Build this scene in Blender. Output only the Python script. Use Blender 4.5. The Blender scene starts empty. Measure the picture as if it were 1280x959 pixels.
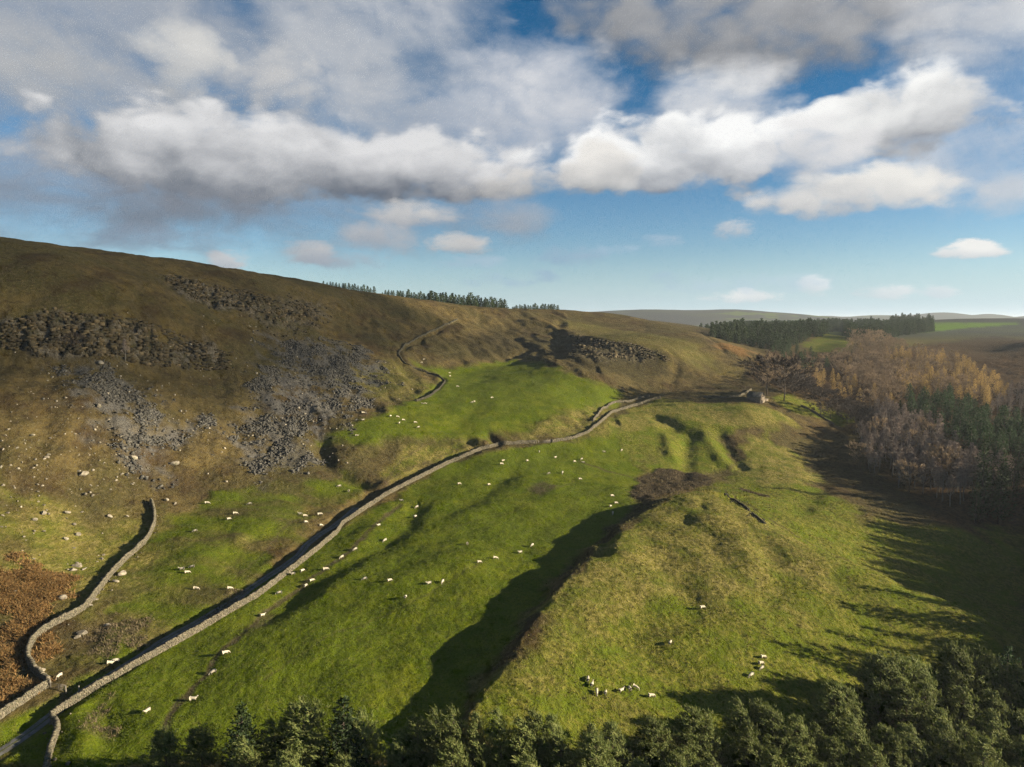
import bpy, math, random
import numpy as np
from mathutils import Vector, Matrix
R = math.radians
SC = bpy.context.scene
COL = SC.collection
Z0 = 100.0                                   # height of the drone above datum
random.seed(7); RNG = np.random.default_rng(7)

# ------------------------------------------------------------------ camera
TILT = R(5.0); FPX = 889.0
cam_d = bpy.data.cameras.new('camera'); cam = bpy.data.objects.new('camera', cam_d); COL.objects.link(cam)
cam.location = (0, 0, Z0); cam.rotation_euler = (R(90) - TILT, 0, 0)
cam_d.sensor_width = 36; cam_d.lens = FPX / 1280 * 36; cam_d.clip_start = 1; cam_d.clip_end = 60000
SC.camera = cam

# ------------------------------------------------------------------ light
SUN_AZ, SUN_EL = 95.0, 14.0                  # degrees clockwise from the view axis, above the horizon
SUN = np.array([math.sin(R(SUN_AZ)) * math.cos(R(SUN_EL)), math.cos(R(SUN_AZ)) * math.cos(R(SUN_EL)), math.sin(R(SUN_EL))])
sun_d = bpy.data.lights.new('sun', 'SUN'); sun_d.energy = 5.0; sun_d.angle = R(0.5); sun_d.color = (1.0, 0.87, 0.66)
sun = bpy.data.objects.new('sun', sun_d); COL.objects.link(sun)
sun.rotation_euler = Vector((-SUN[0], -SUN[1], -SUN[2])).to_track_quat('-Z', 'Y').to_euler()
sun.location = (400, 60, 300)
SC.view_settings.view_transform = 'Standard'; SC.view_settings.look = 'None'
SC.view_settings.exposure = 1.55; SC.view_settings.gamma = 1.0

# ------------------------------------------------------------------ node helper
class NT:
    def __init__(s, tree): s.t = tree; s.n = tree.nodes; s.l = tree.links
    def new(s, typ, **kw):
        n = s.n.new(typ)
        for k, v in kw.items(): setattr(n, k, v)
        return n
    def put(s, sock, v):
        if isinstance(v, bpy.types.NodeSocket): s.l.new(v, sock)
        elif v is not None:
            if sock.type == 'RGBA' and isinstance(v, (tuple, list)) and len(v) == 3: v = (*v, 1)
            sock.default_value = v
    def m(s, op, a, b=None, c=None, clamp=False):
        n = s.new('ShaderNodeMath', operation=op, use_clamp=clamp)
        for i, v in enumerate((a, b, c)):
            if v is not None: s.put(n.inputs[i], v)
        return n.outputs[0]
    def v(s, op, a, b=None, sc=None):
        n = s.new('ShaderNodeVectorMath', operation=op)
        s.put(n.inputs[0], a)
        if b is not None: s.put(n.inputs[1], b)
        if sc is not None: s.put(n.inputs['Scale'], sc)
        return n.outputs['Value'] if op in ('DOT_PRODUCT', 'LENGTH') else n.outputs[0]
    def noise(s, vec, scale, detail=4, rough=0.55, lac=2.0, dist=0.0, out=0, dim='3D'):
        n = s.new('ShaderNodeTexNoise', noise_dimensions=dim)
        s.put(n.inputs['Vector'], vec); s.put(n.inputs['Scale'], scale); s.put(n.inputs['Detail'], detail)
        s.put(n.inputs['Roughness'], rough); s.put(n.inputs['Lacunarity'], lac); s.put(n.inputs['Distortion'], dist)
        return n.outputs[out]
    def mr(s, v, a, b, c=0.0, d=1.0, smooth=True):
        n = s.new('ShaderNodeMapRange', interpolation_type='SMOOTHSTEP' if smooth else 'LINEAR')
        for i, x in enumerate((v, a, b, c, d)): s.put(n.inputs[i], x)
        return n.outputs[0]
    def mix(s, f, a, b, typ='MIX'):
        n = s.new('ShaderNodeMix', data_type='RGBA', blend_type=typ)
        s.put(n.inputs[0], f); s.put(n.inputs[6], a); s.put(n.inputs[7], b)
        return n.outputs[2]
    def xyz(s, x, y, z):
        n = s.new('ShaderNodeCombineXYZ')
        for i, q in enumerate((x, y, z)): s.put(n.inputs[i], q)
        return n.outputs[0]
    def attr(s, name):
        n = s.new('ShaderNodeAttribute', attribute_name=name); return n
    def ramp(s, f, stops):
        n = s.new('ShaderNodeValToRGB'); s.put(n.inputs[0], f)
        e = n.color_ramp.elements
        while len(e) < len(stops): e.new(0.5)
        for i, (p, c) in enumerate(stops): e[i].position = p; e[i].color = (*c, 1)
        return n.outputs[0]

def material(name):
    m = bpy.data.materials.new(name); m.use_nodes = True
    t = NT(m.node_tree); b = t.n['Principled BSDF']
    b.inputs['Roughness'].default_value = 0.9; b.inputs['Specular IOR Level'].default_value = 0.15
    return m, t, b

# ------------------------------------------------------------------ sky: Nishita air with procedural clouds
SKY_STRENGTH = 0.06
EXPOSURE = SC.view_settings.exposure
world = bpy.data.worlds.new('World'); SC.world = world; world.use_nodes = True
def build_sky():
    t = NT(world.node_tree); bg = t.n['Background']
    sky = t.new('ShaderNodeTexSky', sky_type='NISHITA', sun_disc=False, sun_elevation=R(SUN_EL), sun_rotation=R(SUN_AZ), altitude=400, air_density=1.0, dust_density=0.35, ozone_density=2.0)
    D = t.new('ShaderNodeTexCoord').outputs['Generated']
    sx = t.new('ShaderNodeSeparateXYZ'); t.l.new(D, sx.inputs[0]); X, Y, Z = sx.outputs
    az = t.m('MULTIPLY', t.m('ARCTAN2', X, Y), 57.29578); el = t.m('MULTIPLY', t.m('ARCSINE', Z), 57.29578)
    def lin(c): return tuple((((v / 255 + .055) / 1.055) ** 2.4) / 2 ** EXPOSURE / SKY_STRENGTH for v in c)
    def ae(px, py):
        cx = (px - 640) / 889; cy = (479.5 - py) / 889; ct, st = math.cos(TILT), math.sin(TILT)
        d = Vector((cx, ct + cy * st, -st + cy * ct)).normalized()
        return math.degrees(math.atan2(d.x, d.y)), math.degrees(math.asin(d.z))
    # deepen the blue towards the top as clear autumn air does
    blue = t.mix(1.0, sky.outputs[0], (0.13, 0.42, 0.58), 'MULTIPLY')
    low = t.mix(1.0, sky.outputs[0], (0.70, 0.76, 0.88), 'MULTIPLY')
    c = t.mix(t.mr(el, 0.0, 19.0, smooth=False), low, blue)
    # pale milky air low down on the sunward side
    c = t.mix(t.m('MULTIPLY', t.mr(el, 6.0, -0.5), t.mr(az, -30, 30, .6, .9)), c, lin((178, 210, 230)))
    # noise fields shared by all clouds (domain: azimuth, elevation, stretched along the horizon)
    q = t.xyz(t.m('MULTIPLY', az, .1), t.m('MULTIPLY', el, .165), 3.7)
    warp = t.noise(q, 1.1, 3, .5, out=1)
    q2 = t.v('ADD', q, t.v('MULTIPLY', t.v('SUBTRACT', warp, (.5, .5, .5)), (.55, .42, 0)))
    n1 = t.noise(q2, 1.45, 9, .57)                                  # outline
    n1a = t.noise(q2, 1.35, 4, .48); n1b = t.noise(t.v('ADD', q2, (.10, .15, 0)), 1.35, 4, .48)      # same, a step towards the light
    def vor(sc):
        n = t.new('ShaderNodeTexVoronoi', feature='SMOOTH_F1'); t.put(n.inputs['Vector'], q2); n.inputs['Scale'].default_value = sc; n.inputs['Smoothness'].default_value = .35
        n.inputs['Detail'].default_value = 2.0; n.inputs['Roughness'].default_value = .5
        return n.outputs['Distance']
    puff = t.m('SUBTRACT', .87, vor(2.0))
    wv = t.new('ShaderNodeSeparateXYZ'); t.l.new(t.noise(q, 2.6, 4, .55, out=1), wv.inputs[0])
    wu = t.m('MULTIPLY', t.m('SUBTRACT', wv.outputs[0], .5), 7.5); we = t.m('MULTIPLY', t.m('SUBTRACT', wv.outputs[1], .5), 4.5)
    rel = t.m('MULTIPLY', t.m('SUBTRACT', n1a, n1b), 2.2)
    n2 = t.noise(q2, .75, 5, .5)
    n3 = t.noise(t.v('MULTIPLY', q2, (1, 1.5, 1)), 5.2, 5, .58)
    soft = t.noise(t.v('MULTIPLY', q2, (1, .8, 1)), .6, 3, .45)
    st = t.noise(t.v('MULTIPLY', t.xyz(t.m('ADD', az, t.m('MULTIPLY', el, .7)), el, 1.0), (.30, .11, 1)), .8, 6, .6)
    def over(c, f, col): return t.mix(f, c, col)
    # broken cloud over the rest of the dome, outside the picture
    fr = t.m('MULTIPLY', t.mr(t.m('ABSOLUTE', az), 34, 46, 1, 0), t.mr(el, 22, 32, 1, 0))
    gen = t.m('MULTIPLY', t.mr(t.m('ADD', t.m('MULTIPLY', n2, .6), t.m('MULTIPLY', n1, .4)), .47, .60), t.mr(el, 1, 7))
    gen = t.m('MULTIPLY', gen, t.m('SUBTRACT', 1, fr))
    gcol = t.mix(t.mr(t.m('ADD', t.m('SUBTRACT', .5, rel), t.m('MULTIPLY', t.m('SUBTRACT', n2, .5), -2)), .2, .9), lin((120, 128, 142)), lin((222, 222, 222)))
    c = over(c, t.m('MULTIPLY', gen, .9), gcol)
    # one cumulus as a node group: an ellipse on the dome whose outline and light follow the shared noise
    gt = bpy.data.node_groups.new('cloud_body', 'ShaderNodeTree'); g = NT(gt)
    names = ['az', 'el', 'wu', 'we', 'n1', 'n2', 'rel', 'puff', 'st', 'a0', 'e0', 'iw', 'ih', 'k', 'op', 'edge', 'amp', 'tilt', 'streak', 'relief', 'flat', 'lift', 'pf', 'ps', 'n3', 'fine']
    gt.interface.new_socket('under', in_out='INPUT', socket_type='NodeSocketColor')
    gt.interface.new_socket('top', in_out='INPUT', socket_type='NodeSocketColor'); gt.interface.new_socket('base', in_out='INPUT', socket_type='NodeSocketColor')
    for n in names: gt.interface.new_socket(n, in_out='INPUT', socket_type='NodeSocketFloat')
    gt.interface.new_socket('out', in_out='OUTPUT', socket_type='NodeSocketColor')
    gi = g.new('NodeGroupInput'); go = g.new('NodeGroupOutput'); I = gi.outputs; m = g.m
    u = m('MULTIPLY', m('ADD', m('SUBTRACT', I['az'], I['a0']), m('MULTIPLY', I['wu'], I['k'])), I['iw'])
    v = m('MULTIPLY', m('ADD', m('SUBTRACT', I['el'], I['e0']), m('MULTIPLY', I['we'], m('MULTIPLY', I['k'], .6))), I['ih'])
    vb = m('ADD', v, m('MULTIPLY', m('MINIMUM', v, 0), I['flat']))
    f = m('SUBTRACT', 1.0, m('ADD', m('MULTIPLY', u, u), m('MULTIPLY', vb, vb)))
    f = m('ADD', f, m('MULTIPLY', m('SUBTRACT', I['n1'], .5), m('MULTIPLY', I['amp'], 2.2)))
    f = m('ADD', f, m('MULTIPLY', I['puff'], I['pf'])); f = m('ADD', f, m('MULTIPLY', m('SUBTRACT', I['st'], .5), m('MULTIPLY', I['streak'], 2)))
    f = m('ADD', f, m('MULTIPLY', m('SUBTRACT', I['n3'], .5), I['fine']))
    al = m('MULTIPLY', g.mr(f, 0.0, m('MULTIPLY', I['edge'], 2)), I['op'])
    s = m('ADD', m('MULTIPLY', vb, .62), m('ADD', m('MULTIPLY', u, I['tilt']), m('ADD', I['lift'], .45)))
    s = m('ADD', s, m('ADD', m('MULTIPLY', I['rel'], m('MULTIPLY', I['relief'], -.6)), m('MULTIPLY', I['puff'], I['ps']))); s = m('ADD', s, m('MULTIPLY', m('SUBTRACT', I['n2'], .5), .45))
    g.l.new(g.mix(al, I['under'], g.mix(g.mr(s, -.1, 1.05, smooth=False), I['base'], I['top'])), go.inputs[0])
    shared = dict(az=az, el=el, wu=wu, we=we, n1=n1, n2=n2, rel=rel, puff=puff, st=st, n3=n3)
    def cloud(c, px, py, rx, ry, top, base, op=1.0, edge=.35, amp=1.3, tilt=0.25, streak=0.0, relief=1.0, flat=0.0, lift=0.0):
        a0, e0 = ae(px, py); w = 1.14 * rx / 889 * 57.3 * math.cos(math.radians(a0)) ** 2; h = 1.14 * ry / 889 * 57.3 * math.cos(math.radians(a0))
        n = t.new('ShaderNodeGroup', node_tree=gt); t.put(n.inputs['under'], c); t.put(n.inputs['top'], lin(top)); t.put(n.inputs['base'], lin(base))
        hard = edge < .65; small = max(0.0, min(1.0, (1.6 - h) / 1.0))
        for key, val in dict(shared, a0=a0, e0=e0, iw=1 / w, ih=1 / h, k=min(1.0, h / 3.0), op=op, edge=edge, amp=amp, tilt=tilt, streak=streak, relief=relief, flat=flat, lift=lift, pf=.9 if hard else .45, ps=.35 if hard else .1, fine=.35 + 3.4 * small).items(): t.put(n.inputs[key], val)
        return n.outputs[0]
    W, G1, G2, G3 = (226, 226, 226), (150, 156, 166), (112, 120, 134), (92, 101, 117)
    CL = [  # x, y, half width, half height, lit colour, base colour, opacity, edge, ...
     (150, 30, 470, 170, (190, 193, 198), (142, 150, 162), .84, .7, .95, .1, .1, .6), (330, 240, 430, 75, (178, 182, 188), (122, 131, 144), .82, .75, .8, .1, 0, .6),
     (40, 95, 120, 70, (196, 195, 193), (152, 157, 163), .85, .8, .7, .2), (210, 165, 210, 60, (180, 184, 190), (136, 147, 162), .85, .9, .8, .1, 0, .6),
     (470, 70, 190, 150, (216, 217, 219), (162, 169, 178), .95, .8, .6, .1, .4, .6), (470, 165, 170, 75, (204, 206, 210), (160, 168, 179), .92, .85, .6, 0, .3, .5),
     (232, 92, 64, 58, (216, 215, 212), (166, 170, 175), .94, .55, .7), (345, 112, 72, 50, (210, 209, 208), (164, 168, 174), .9, .6, .7),
     (960, 14, 300, 76, (192, 193, 195), (126, 130, 137), 1, .5, .55, .35, 0, .7, 0, -.08), (1235, 22, 140, 64, (218, 220, 223), (174, 179, 187), .95, .7, .7, .2, .2),
     (668, 128, 122, 80, (232, 232, 234), (182, 188, 198), 1, .65, .5, .1, .1, .7), (570, 160, 70, 80, (160, 172, 188), (134, 152, 176), .7, .9, .4, .1, .3, .4),
     (890, 138, 98, 58, (232, 233, 234), (190, 194, 202), 1, .65, .55, .1, 0, .7),
     (1225, 120, 130, 95, (222, 226, 231), (190, 201, 214), .72, .95, 1.2, 0, .8, .4), (1265, 242, 60, 28, (216, 219, 222), (190, 197, 205), .85, .6, .8), (1195, 205, 135, 58, (220, 224, 228), (188, 196, 207), .85, .75, .9, 0, .4),
     (20, 258, 290, 84, (150, 156, 167), (112, 121, 136), .97, .85, .7, .1, 0, .7), (190, 178, 130, 40, (206, 204, 202), (148, 153, 160), .95, .5, .8),
     (330, 208, 250, 66, (226, 226, 227), (98, 107, 120), 1, .32, .7, .16, 0, 1.2, .5, .06), (505, 222, 150, 50, (224, 224, 225), (102, 110, 123), 1, .34, .7, .18, 0, 1.2, .5, .04), (640, 238, 60, 22, (214, 211, 207), (136, 140, 146), .95, .5, .7, .2, 0, 1, .5), (250, 262, 210, 34, (126, 132, 143), (102, 109, 122), .8, .75, .8),
     (645, 268, 70, 24, (200, 200, 201), (156, 162, 171), .78, .7, .9),
     (850, 208, 160, 60, (252, 252, 251), (134, 141, 152), 1, .28, .6, .12, 0, 1.3, .7, .12), (752, 224, 52, 38, (236, 233, 228), (154, 158, 163), .97, .4, .6, .1, 0, 1.1, .6),
     (1122, 155, 112, 52, (250, 250, 248), (152, 156, 163), 1, .32, .62, -.15, 0, 1.3, .5, .06), (1015, 194, 70, 38, (234, 233, 233), (192, 196, 202), .95, .5, .6),
     (1065, 246, 130, 36, (238, 236, 231), (182, 185, 190), 1, .4, .7, .1, 0, 1.1, .5, .1),
     (505, 270, 68, 19, (220, 218, 214), (166, 170, 177), .95, .5, .8, .1, 0, 1, .4), (470, 296, 56, 21, (194, 195, 197), (150, 157, 168), .9, .6, .8), (568, 306, 40, 16, (220, 217, 212), (166, 170, 176), .95, .5, .7, .1, 0, 1, .5),
     (390, 315, 32, 15, (198, 197, 198), (162, 168, 176), .9, .6, .7), (284, 323, 26, 14, (220, 218, 216), (172, 177, 185), .9, .5, .6), (430, 326, 56, 11, (168, 177, 188), (146, 157, 172), .7, .75, .8), (200, 298, 150, 20, (142, 152, 167), (120, 131, 149), .75, .75, .8),
     (915, 287, 30, 13, (206, 211, 215), (166, 178, 191), .9, .65, .6), (1222, 314, 54, 13, (240, 240, 237), (190, 199, 207), 1, .45, .55, .1, 0, 1, .6, .15), (930, 372, 42, 11, (234, 236, 235), (194, 206, 214), .95, .5, .5, .1, 0, 1, .5, .1),
     (1018, 358, 24, 12, (242, 243, 242), (194, 205, 212), .95, .5, .5), (1112, 366, 38, 10, (228, 233, 235), (192, 206, 214), .92, .55, .6), (715, 320, 40, 11, (160, 182, 203), (144, 170, 196), .75, .8, .7), (830, 303, 26, 11, (190, 205, 217), (158, 181, 203), .8, .75, .7),
     (680, 346, 24, 9, (152, 180, 204), (142, 170, 197), .7, .8, .6), (620, 349, 48, 9, (160, 187, 210), (148, 176, 203), .6, .8, .7), (835, 350, 26, 9, (168, 194, 214), (154, 180, 204), .65, .8, .6), (960, 355, 130, 12, (190, 212, 225), (174, 199, 217), .6, .85, .9), (1170, 366, 28, 9, (220, 228, 231), (190, 206, 217), .85, .6, .5),
     (780, 312, 40, 8, (182, 204, 221), (164, 190, 212), .6, .8, .8), (590, 330, 40, 9, (176, 196, 213), (156, 180, 203), .6, .8, .8),
    ]
    for k in CL: c = cloud(c, *k)
    t.l.new(c, bg.inputs[0]); bg.inputs[1].default_value = SKY_STRENGTH
build_sky()
world.cycles.sampling_method = 'MANUAL'; world.cycles.sample_map_resolution = 512
SC.cycles.use_adaptive_sampling = True; SC.cycles.adaptive_threshold = 0.015; SC.cycles.adaptive_min_samples = 12
SC.cycles.max_bounces = 5; SC.cycles.diffuse_bounces = 2; SC.cycles.transparent_max_bounces = 16
SC.cycles.use_denoising = True; SC.cycles.denoising_prefilter = 'NONE'

# ------------------------------------------------------------------ pixel rays (photograph coordinates, 1280 x 959)
CT, ST = math.cos(TILT), math.sin(TILT)
def ray(px, py):
    cx = (px - 640) / FPX; cy = (479.5 - py) / FPX
    return np.array([cx, CT + cy * ST, -ST + cy * CT])
def by_z(px, py, z):                          # point on that ray at height z (camera = 0)
    d = ray(px, py); return d * (z / d[2])
def by_d(px, py, y):                          # point on that ray at forward distance y
    d = ray(px, py); return d * (y / d[1])
def to_px(P):
    P = np.asarray(P, float); x, y, z = P[..., 0], P[..., 1], P[..., 2]
    f = y * CT - z * ST; u = y * ST + z * CT
    f = np.where(f < 1, 1, f)
    return 640 + FPX * x / f, 479.5 - FPX * u / f

# ------------------------------------------------------------------ noise
def _h(ix, iy, seed):
    n = (ix * 374761393 + iy * 668265263 + seed * 974634721) & 0xffffffff
    n = ((n ^ (n >> 13)) * 1274126177) & 0xffffffff
    return (n ^ (n >> 16)) & 0xffffffff
def gnoise(x, y, seed=0):
    x0 = np.floor(x); y0 = np.floor(y); fx = x - x0; fy = y - y0
    ix = x0.astype(np.int64); iy = y0.astype(np.int64)
    u = fx * fx * fx * (fx * (fx * 6 - 15) + 10); w = fy * fy * fy * (fy * (fy * 6 - 15) + 10)
    def g(a, b, dx, dy):
        t = _h(ix + a, iy + b, seed) * (2 * math.pi / 4294967296.0); return np.cos(t) * dx + np.sin(t) * dy
    n0 = g(0, 0, fx, fy) * (1 - u) + g(1, 0, fx - 1, fy) * u
    n1 = g(0, 1, fx, fy - 1) * (1 - u) + g(1, 1, fx - 1, fy - 1) * u
    return (n0 * (1 - w) + n1 * w) * 1.5
def fbm(x, y, octs=4, seed=0, gain=0.5, ridged=False):
    s = np.zeros_like(x, dtype=float); a = 1.0
    for k in range(octs):
        n = gnoise(x * 2.0 ** k, y * 2.0 ** k, seed + k * 17)
        s += a * ((1 - 2 * np.abs(n)) if ridged else n); a *= gain
    return s
def sstep(a, b, x):
    t = np.clip((x - a) / (b - a), 0, 1); return t * t * (3 - 2 * t)

# ------------------------------------------------------------------ terrain control points: (px, py, z) read off the photograph, or (px, py, 'd', distance)
CP = [
 # lane and bottom-left corner
 (0,959,-76.5),(0,900,-75),(30,925,-77),(70,885,-76),(100,862,-75.8),(200,800,-75),(300,738,-74),(400,665,-72),(450,630,-70),(500,600,-67),(560,574,-63.5),
 (620,557,-60.5),(680,552,-59.5),(740,538,-57.5),(770,515,-54.5),(800,503,-52),(820,498,-51),
 (100,800,-74),(150,740,-72),(200,750,-73),(300,700,-71.5),(400,640,-69.5),(440,605,-66.5),(230,680,-69),(330,640,-67),
 # main pasture
 (200,900,-76),(100,950,-77),(300,850,-75.2),(300,790,-74.8),(400,800,-74.2),(400,720,-73.6),(500,750,-72.4),(500,680,-71.5),(600,700,-71.2),(560,640,-69.5),(600,600,-66),
 (700,620,-68.5),(700,580,-65),(760,600,-68.5),(780,628,-70.5),(640,655,-71),(420,870,-76),
 # foot of the mound (in its shadow)
 (500,850,-76),(550,890,-78),(590,800,-76.5),(670,720,-75),(735,670,-73.3),(790,640,-71.6),
 # mound

 (840,700,-70.5),(880,750,-73),(800,760,-73.6),(950,700,-70.8),
 (700,860,-77),(790,860,-78),(950,830,-79.5),(1050,800,-81),(1150,820,-86),(700,959,-80),(500,959,-79),(900,959,-84),(1100,959,-90),(1250,959,-96),(300,959,-78.5),
 # valley to the right of the mound
 (1205,738,-92),(1200,700,-90),(1270,740,-96),(1200,660,-83),(1120,640,-79.5),(1050,592,-74.5),(1020,622,-74),(960,615,-73),(1000,650,-74.5),(1090,680,-84),(1280,680,-91),(1060,655,-79),
 (905,590,-72.5),(930,600,-73),
 # hollow with rushes and the ribs behind it
 (800,618,-70.5),(840,600,-70.3),(880,602,-71),(830,565,-66),(860,545,-63),(900,560,-67),(940,548,-64),(980,565,-70),(950,585,-71),(880,538,-60.5),(930,536,-60.5),(980,550,-66),(820,540,-60),(780,560,-64),
 (850,522,-55.5),(900,520,-55.5),(940,515,-53),(990,530,-60),(1030,550,-69),(840,505,-51.5),(900,505,-51),
 # barn shelf and small green field
 (950,503,-50),(985,495,-48.5),(1000,510,-54),(1040,520,-60),(1060,530,-65),(1000,492,-48.5),(1075,528,-63.5),
 # wooded side valley
 (1130,605,-80),(1200,570,-71),(1280,545,-68),(1100,545,-68),(1080,525,-64),(1000,470,-44),(1050,480,-50),(1150,480,-52),(1280,470,-46),(1200,520,-62),(1280,610,-77),(1180,625,-81),
 (960,455,'d',650),(1000,440,'d',760),(1080,430,'d',850),(1030,422,'d',880),(1180,455,-41),(1240,440,-33),(1280,425,'d',850),(1230,420,'d',950),(1130,440,'d',760),
 (950,430,'d',820),(900,418,'d',900),(1000,415,'d',950),
 # left slope foot and face
 (190,630,-64),(300,602,-62),(400,582,-60),(430,562,-57.5),(100,690,-69),(50,760,-72),(0,830,-74.5),(0,760,-71),(30,880,-75.5),
 (0,700,-64.5),(60,690,-66),(0,600,-51),(0,500,'d',262),(100,560,-45.5),(200,560,-49.5),(300,555,-53),(100,485,'d',288),(200,485,'d',322),(300,500,'d',345),(400,500,'d',372),(340,470,'d',380),(440,480,'d',410),
 (0,445,'d',300),(100,442,'d',318),(180,455,'d',340),(250,458,'d',368),(0,395,'d',311),(100,393,'d',330),(180,402,'d',353),(250,418,'d',382),(330,440,'d',415),(400,440,'d',450),(470,450,'d',470),(500,440,'d',510),
 (200,350,'d',432),(300,372,'d',480),(320,395,'d',458),(300,410,'d',428),(400,400,'d',525),(450,410,'d',555),(500,405,'d',610),(550,405,'d',640),
 (0,'s',297,400),(100,'s',312,440),(200,'s',326,485),(300,'s',342,535),(400,'s',358,600),(480,'s',371,665),(560,'s',381,720),(640,'s',388,780),(700,'s',388,830),(780,'s',394,870),
 (840,'s',407,780),(900,'s',426,670),(945,'s',441,610),
 # terrace pasture
 (600,490,-42.5),(500,520,-48),(440,543,-52.5),(700,500,-46),(755,497,-47),(650,456,-33.5),(560,470,-37.5),(530,500,-44.5),(520,546,-55),(600,546,-55),(470,550,-55),(640,530,-53),(700,530,-54.5),
 (430,556,-56.5),(480,600,-64.5),(560,568,-62),(500,580,-63),(740,515,-52),
 # hill behind the terrace
 (620,430,'d',610),(560,440,'d',545),(540,425,'d',575),(600,410,'d',680),(640,402,'d',725),(700,405,'d',730),(700,440,'d',535),(760,470,-36.5),(820,485,-43),(880,490,-46.5),(760,430,'d',575),(840,440,'d',540),(840,465,-38),(900,470,-41),(920,490,-46.5),(880,450,'d',560),(760,408,'d',760),(800,415,'d',710),
]
CREST = [(585,905,-73.8),(595,890,-73.5),(625,845,-72.2),(655,800,-71),(690,755,-70),(722,715,-69.2),(748,688,-68.4),(772,662,-67.6),(800,645,-66.8),(835,626,-65.6),(870,612,-64.6),(905,627,-66.0),(930,640,-67.2),(960,655,-68.6),(1000,677,-70.6),(1030,691,-72),(1060,702,-73.5),(1100,716,-75.5),(1150,736,-78),(1200,756,-80),(1255,785,-84),(1300,815,-88)]
pts = []
for k, c in enumerate(CREST[1::2]):           # the crest of the mound is raised as a fold later on, so its base lies lower here
    p = by_z(*c); p[2] -= 3.6; pts.append(p)
    if c[0] > 980 and c[0] < 1290:                # the far side of the shoulder drops steeply, out of sight, into the side valley
        u_ = p[:2] / np.hypot(p[0], p[1]); pts.append(np.array([p[0] + u_[0] * 13, p[1] + u_[1] * 13, p[2] - 5.5]))
for c in CP:
    if c[1] == 's':
        p = by_d(c[0], c[2], c[3]); pts.append(p)
        s = (c[3] + 130) / c[3]; q = p * s; q[2] = p[2] - 2.0 - 0.02 * max(0, p[2]); pts.append(q)       # the plateau behind the skyline
        s = (c[3] + 420) / c[3]; q = p * s; q[2] = p[2] - 8.0 - 0.1 * max(0, p[2]); pts.append(q)
    elif c[2] == 'd': pts.append(by_d(c[0], c[1], c[3]))
    else: pts.append(by_z(*c))
# slopes outside the frame: the left hill goes on, the right valley side climbs, the ground behind the drone stays low
pts += [np.array(p, float) for p in [(-260,150,-40),(-330,200,5),(-380,80,-10),(-220,60,-62),(-120,60,-78),(0,40,-82),(100,40,-90),(0,-150,-88),(-250,-150,-60),(250,-150,-95),
  (190,110,-90),(260,180,-76),(330,250,-62),(420,330,-66),(330,120,-66),(420,150,-52),(470,240,-58),(500,420,-52),(600,150,-30),(650,400,-25),(600,600,-22),(560,0,-50),(700,900,-20),(560,760,-22),
  (-600,300,60),(-700,700,60),(-400,900,40),(0,1150,2),(300,1050,-14),(600,1150,-16),(900,1100,-10),(-600,1200,40),(-700,-100,30),(900,300,0),(900,700,-10),(-300,-600,-60),(400,-600,-70),(900,-400,-20),(1200,0,0)]]
pts = np.array(pts)
def tps_fit(P, lam=0.02):
    n = len(P); X = P[:, :2] / 100.0
    d2 = ((X[:, None] - X[None]) ** 2).sum(-1)
    K = 0.5 * d2 * np.log(d2 + 1e-12); K[np.arange(n), np.arange(n)] = lam
    Q = np.c_[np.ones(n), X]
    A = np.block([[K, Q], [Q.T, np.zeros((3, 3))]])
    return X, np.linalg.solve(A, np.r_[P[:, 2], 0, 0, 0])
TX, TW = tps_fit(pts)
def tps(x, y):
    out = np.empty(x.size); xs = x.ravel() / 100.0; ys = y.ravel() / 100.0
    for i in range(0, x.size, 20000):
        a = xs[i:i + 20000, None] - TX[None, :, 0]; b = ys[i:i + 20000, None] - TX[None, :, 1]
        d2 = a * a + b * b + 1e-12
        out[i:i + 20000] = (0.5 * d2 * np.log(d2)) @ TW[:-3] + TW[-3] + TW[-2] * xs[i:i + 20000] + TW[-1] * ys[i:i + 20000]
    return out.reshape(x.shape)

# polar sheet under the valley and out to the horizon; fine where the valley is, coarse elsewhere
AZ = np.radians(np.r_[np.linspace(-180, -47, 36), np.linspace(-45, 60, 860), np.linspace(62, 180, 32)[:-1]])
RR = np.r_[np.geomspace(12, 92, 36), np.geomspace(93, 1000, 700), np.geomspace(1015, 22000, 90)]
NA, NR = len(AZ), len(RR)
GX = RR[:, None] * np.sin(AZ)[None]; GY = RR[:, None] * np.cos(AZ)[None]
def far_height(x, y):
    h = -22 + 14 * fbm(x / 1500, y / 1500, 3, 41) + 3 * fbm(x / 300, y / 300, 3, 47)
    for (px, d, amp, wx, wy) in [(850,4200,84,950,500),(700,5200,66,900,700),(960,6000,50,1500,500),(1018,6300,24,170,260),(1110,6400,66,500,400),(1215,6300,72,420,300),(1240,6300,16,120,200),
                                 (1400,5200,80,900,700),(1185,1650,22,330,330),(1330,1700,8,300,300),(300,6000,80,2500,900)]:
        c = by_d(px, 400, d); h = h + amp * np.exp(-(np.abs((x - c[0]) / wx)) ** 3 - ((y - c[1]) / wy) ** 2)
    return h
near = GX * GX + GY * GY < 1900 ** 2
GZ = np.zeros_like(GX)
GZ[near] = tps(GX[near], GY[near])
rad = np.hypot(GX, GY); wf = sstep(1000, 1800, rad)
GZ = GZ * (1 - wf) + far_height(GX, GY) * wf

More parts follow.
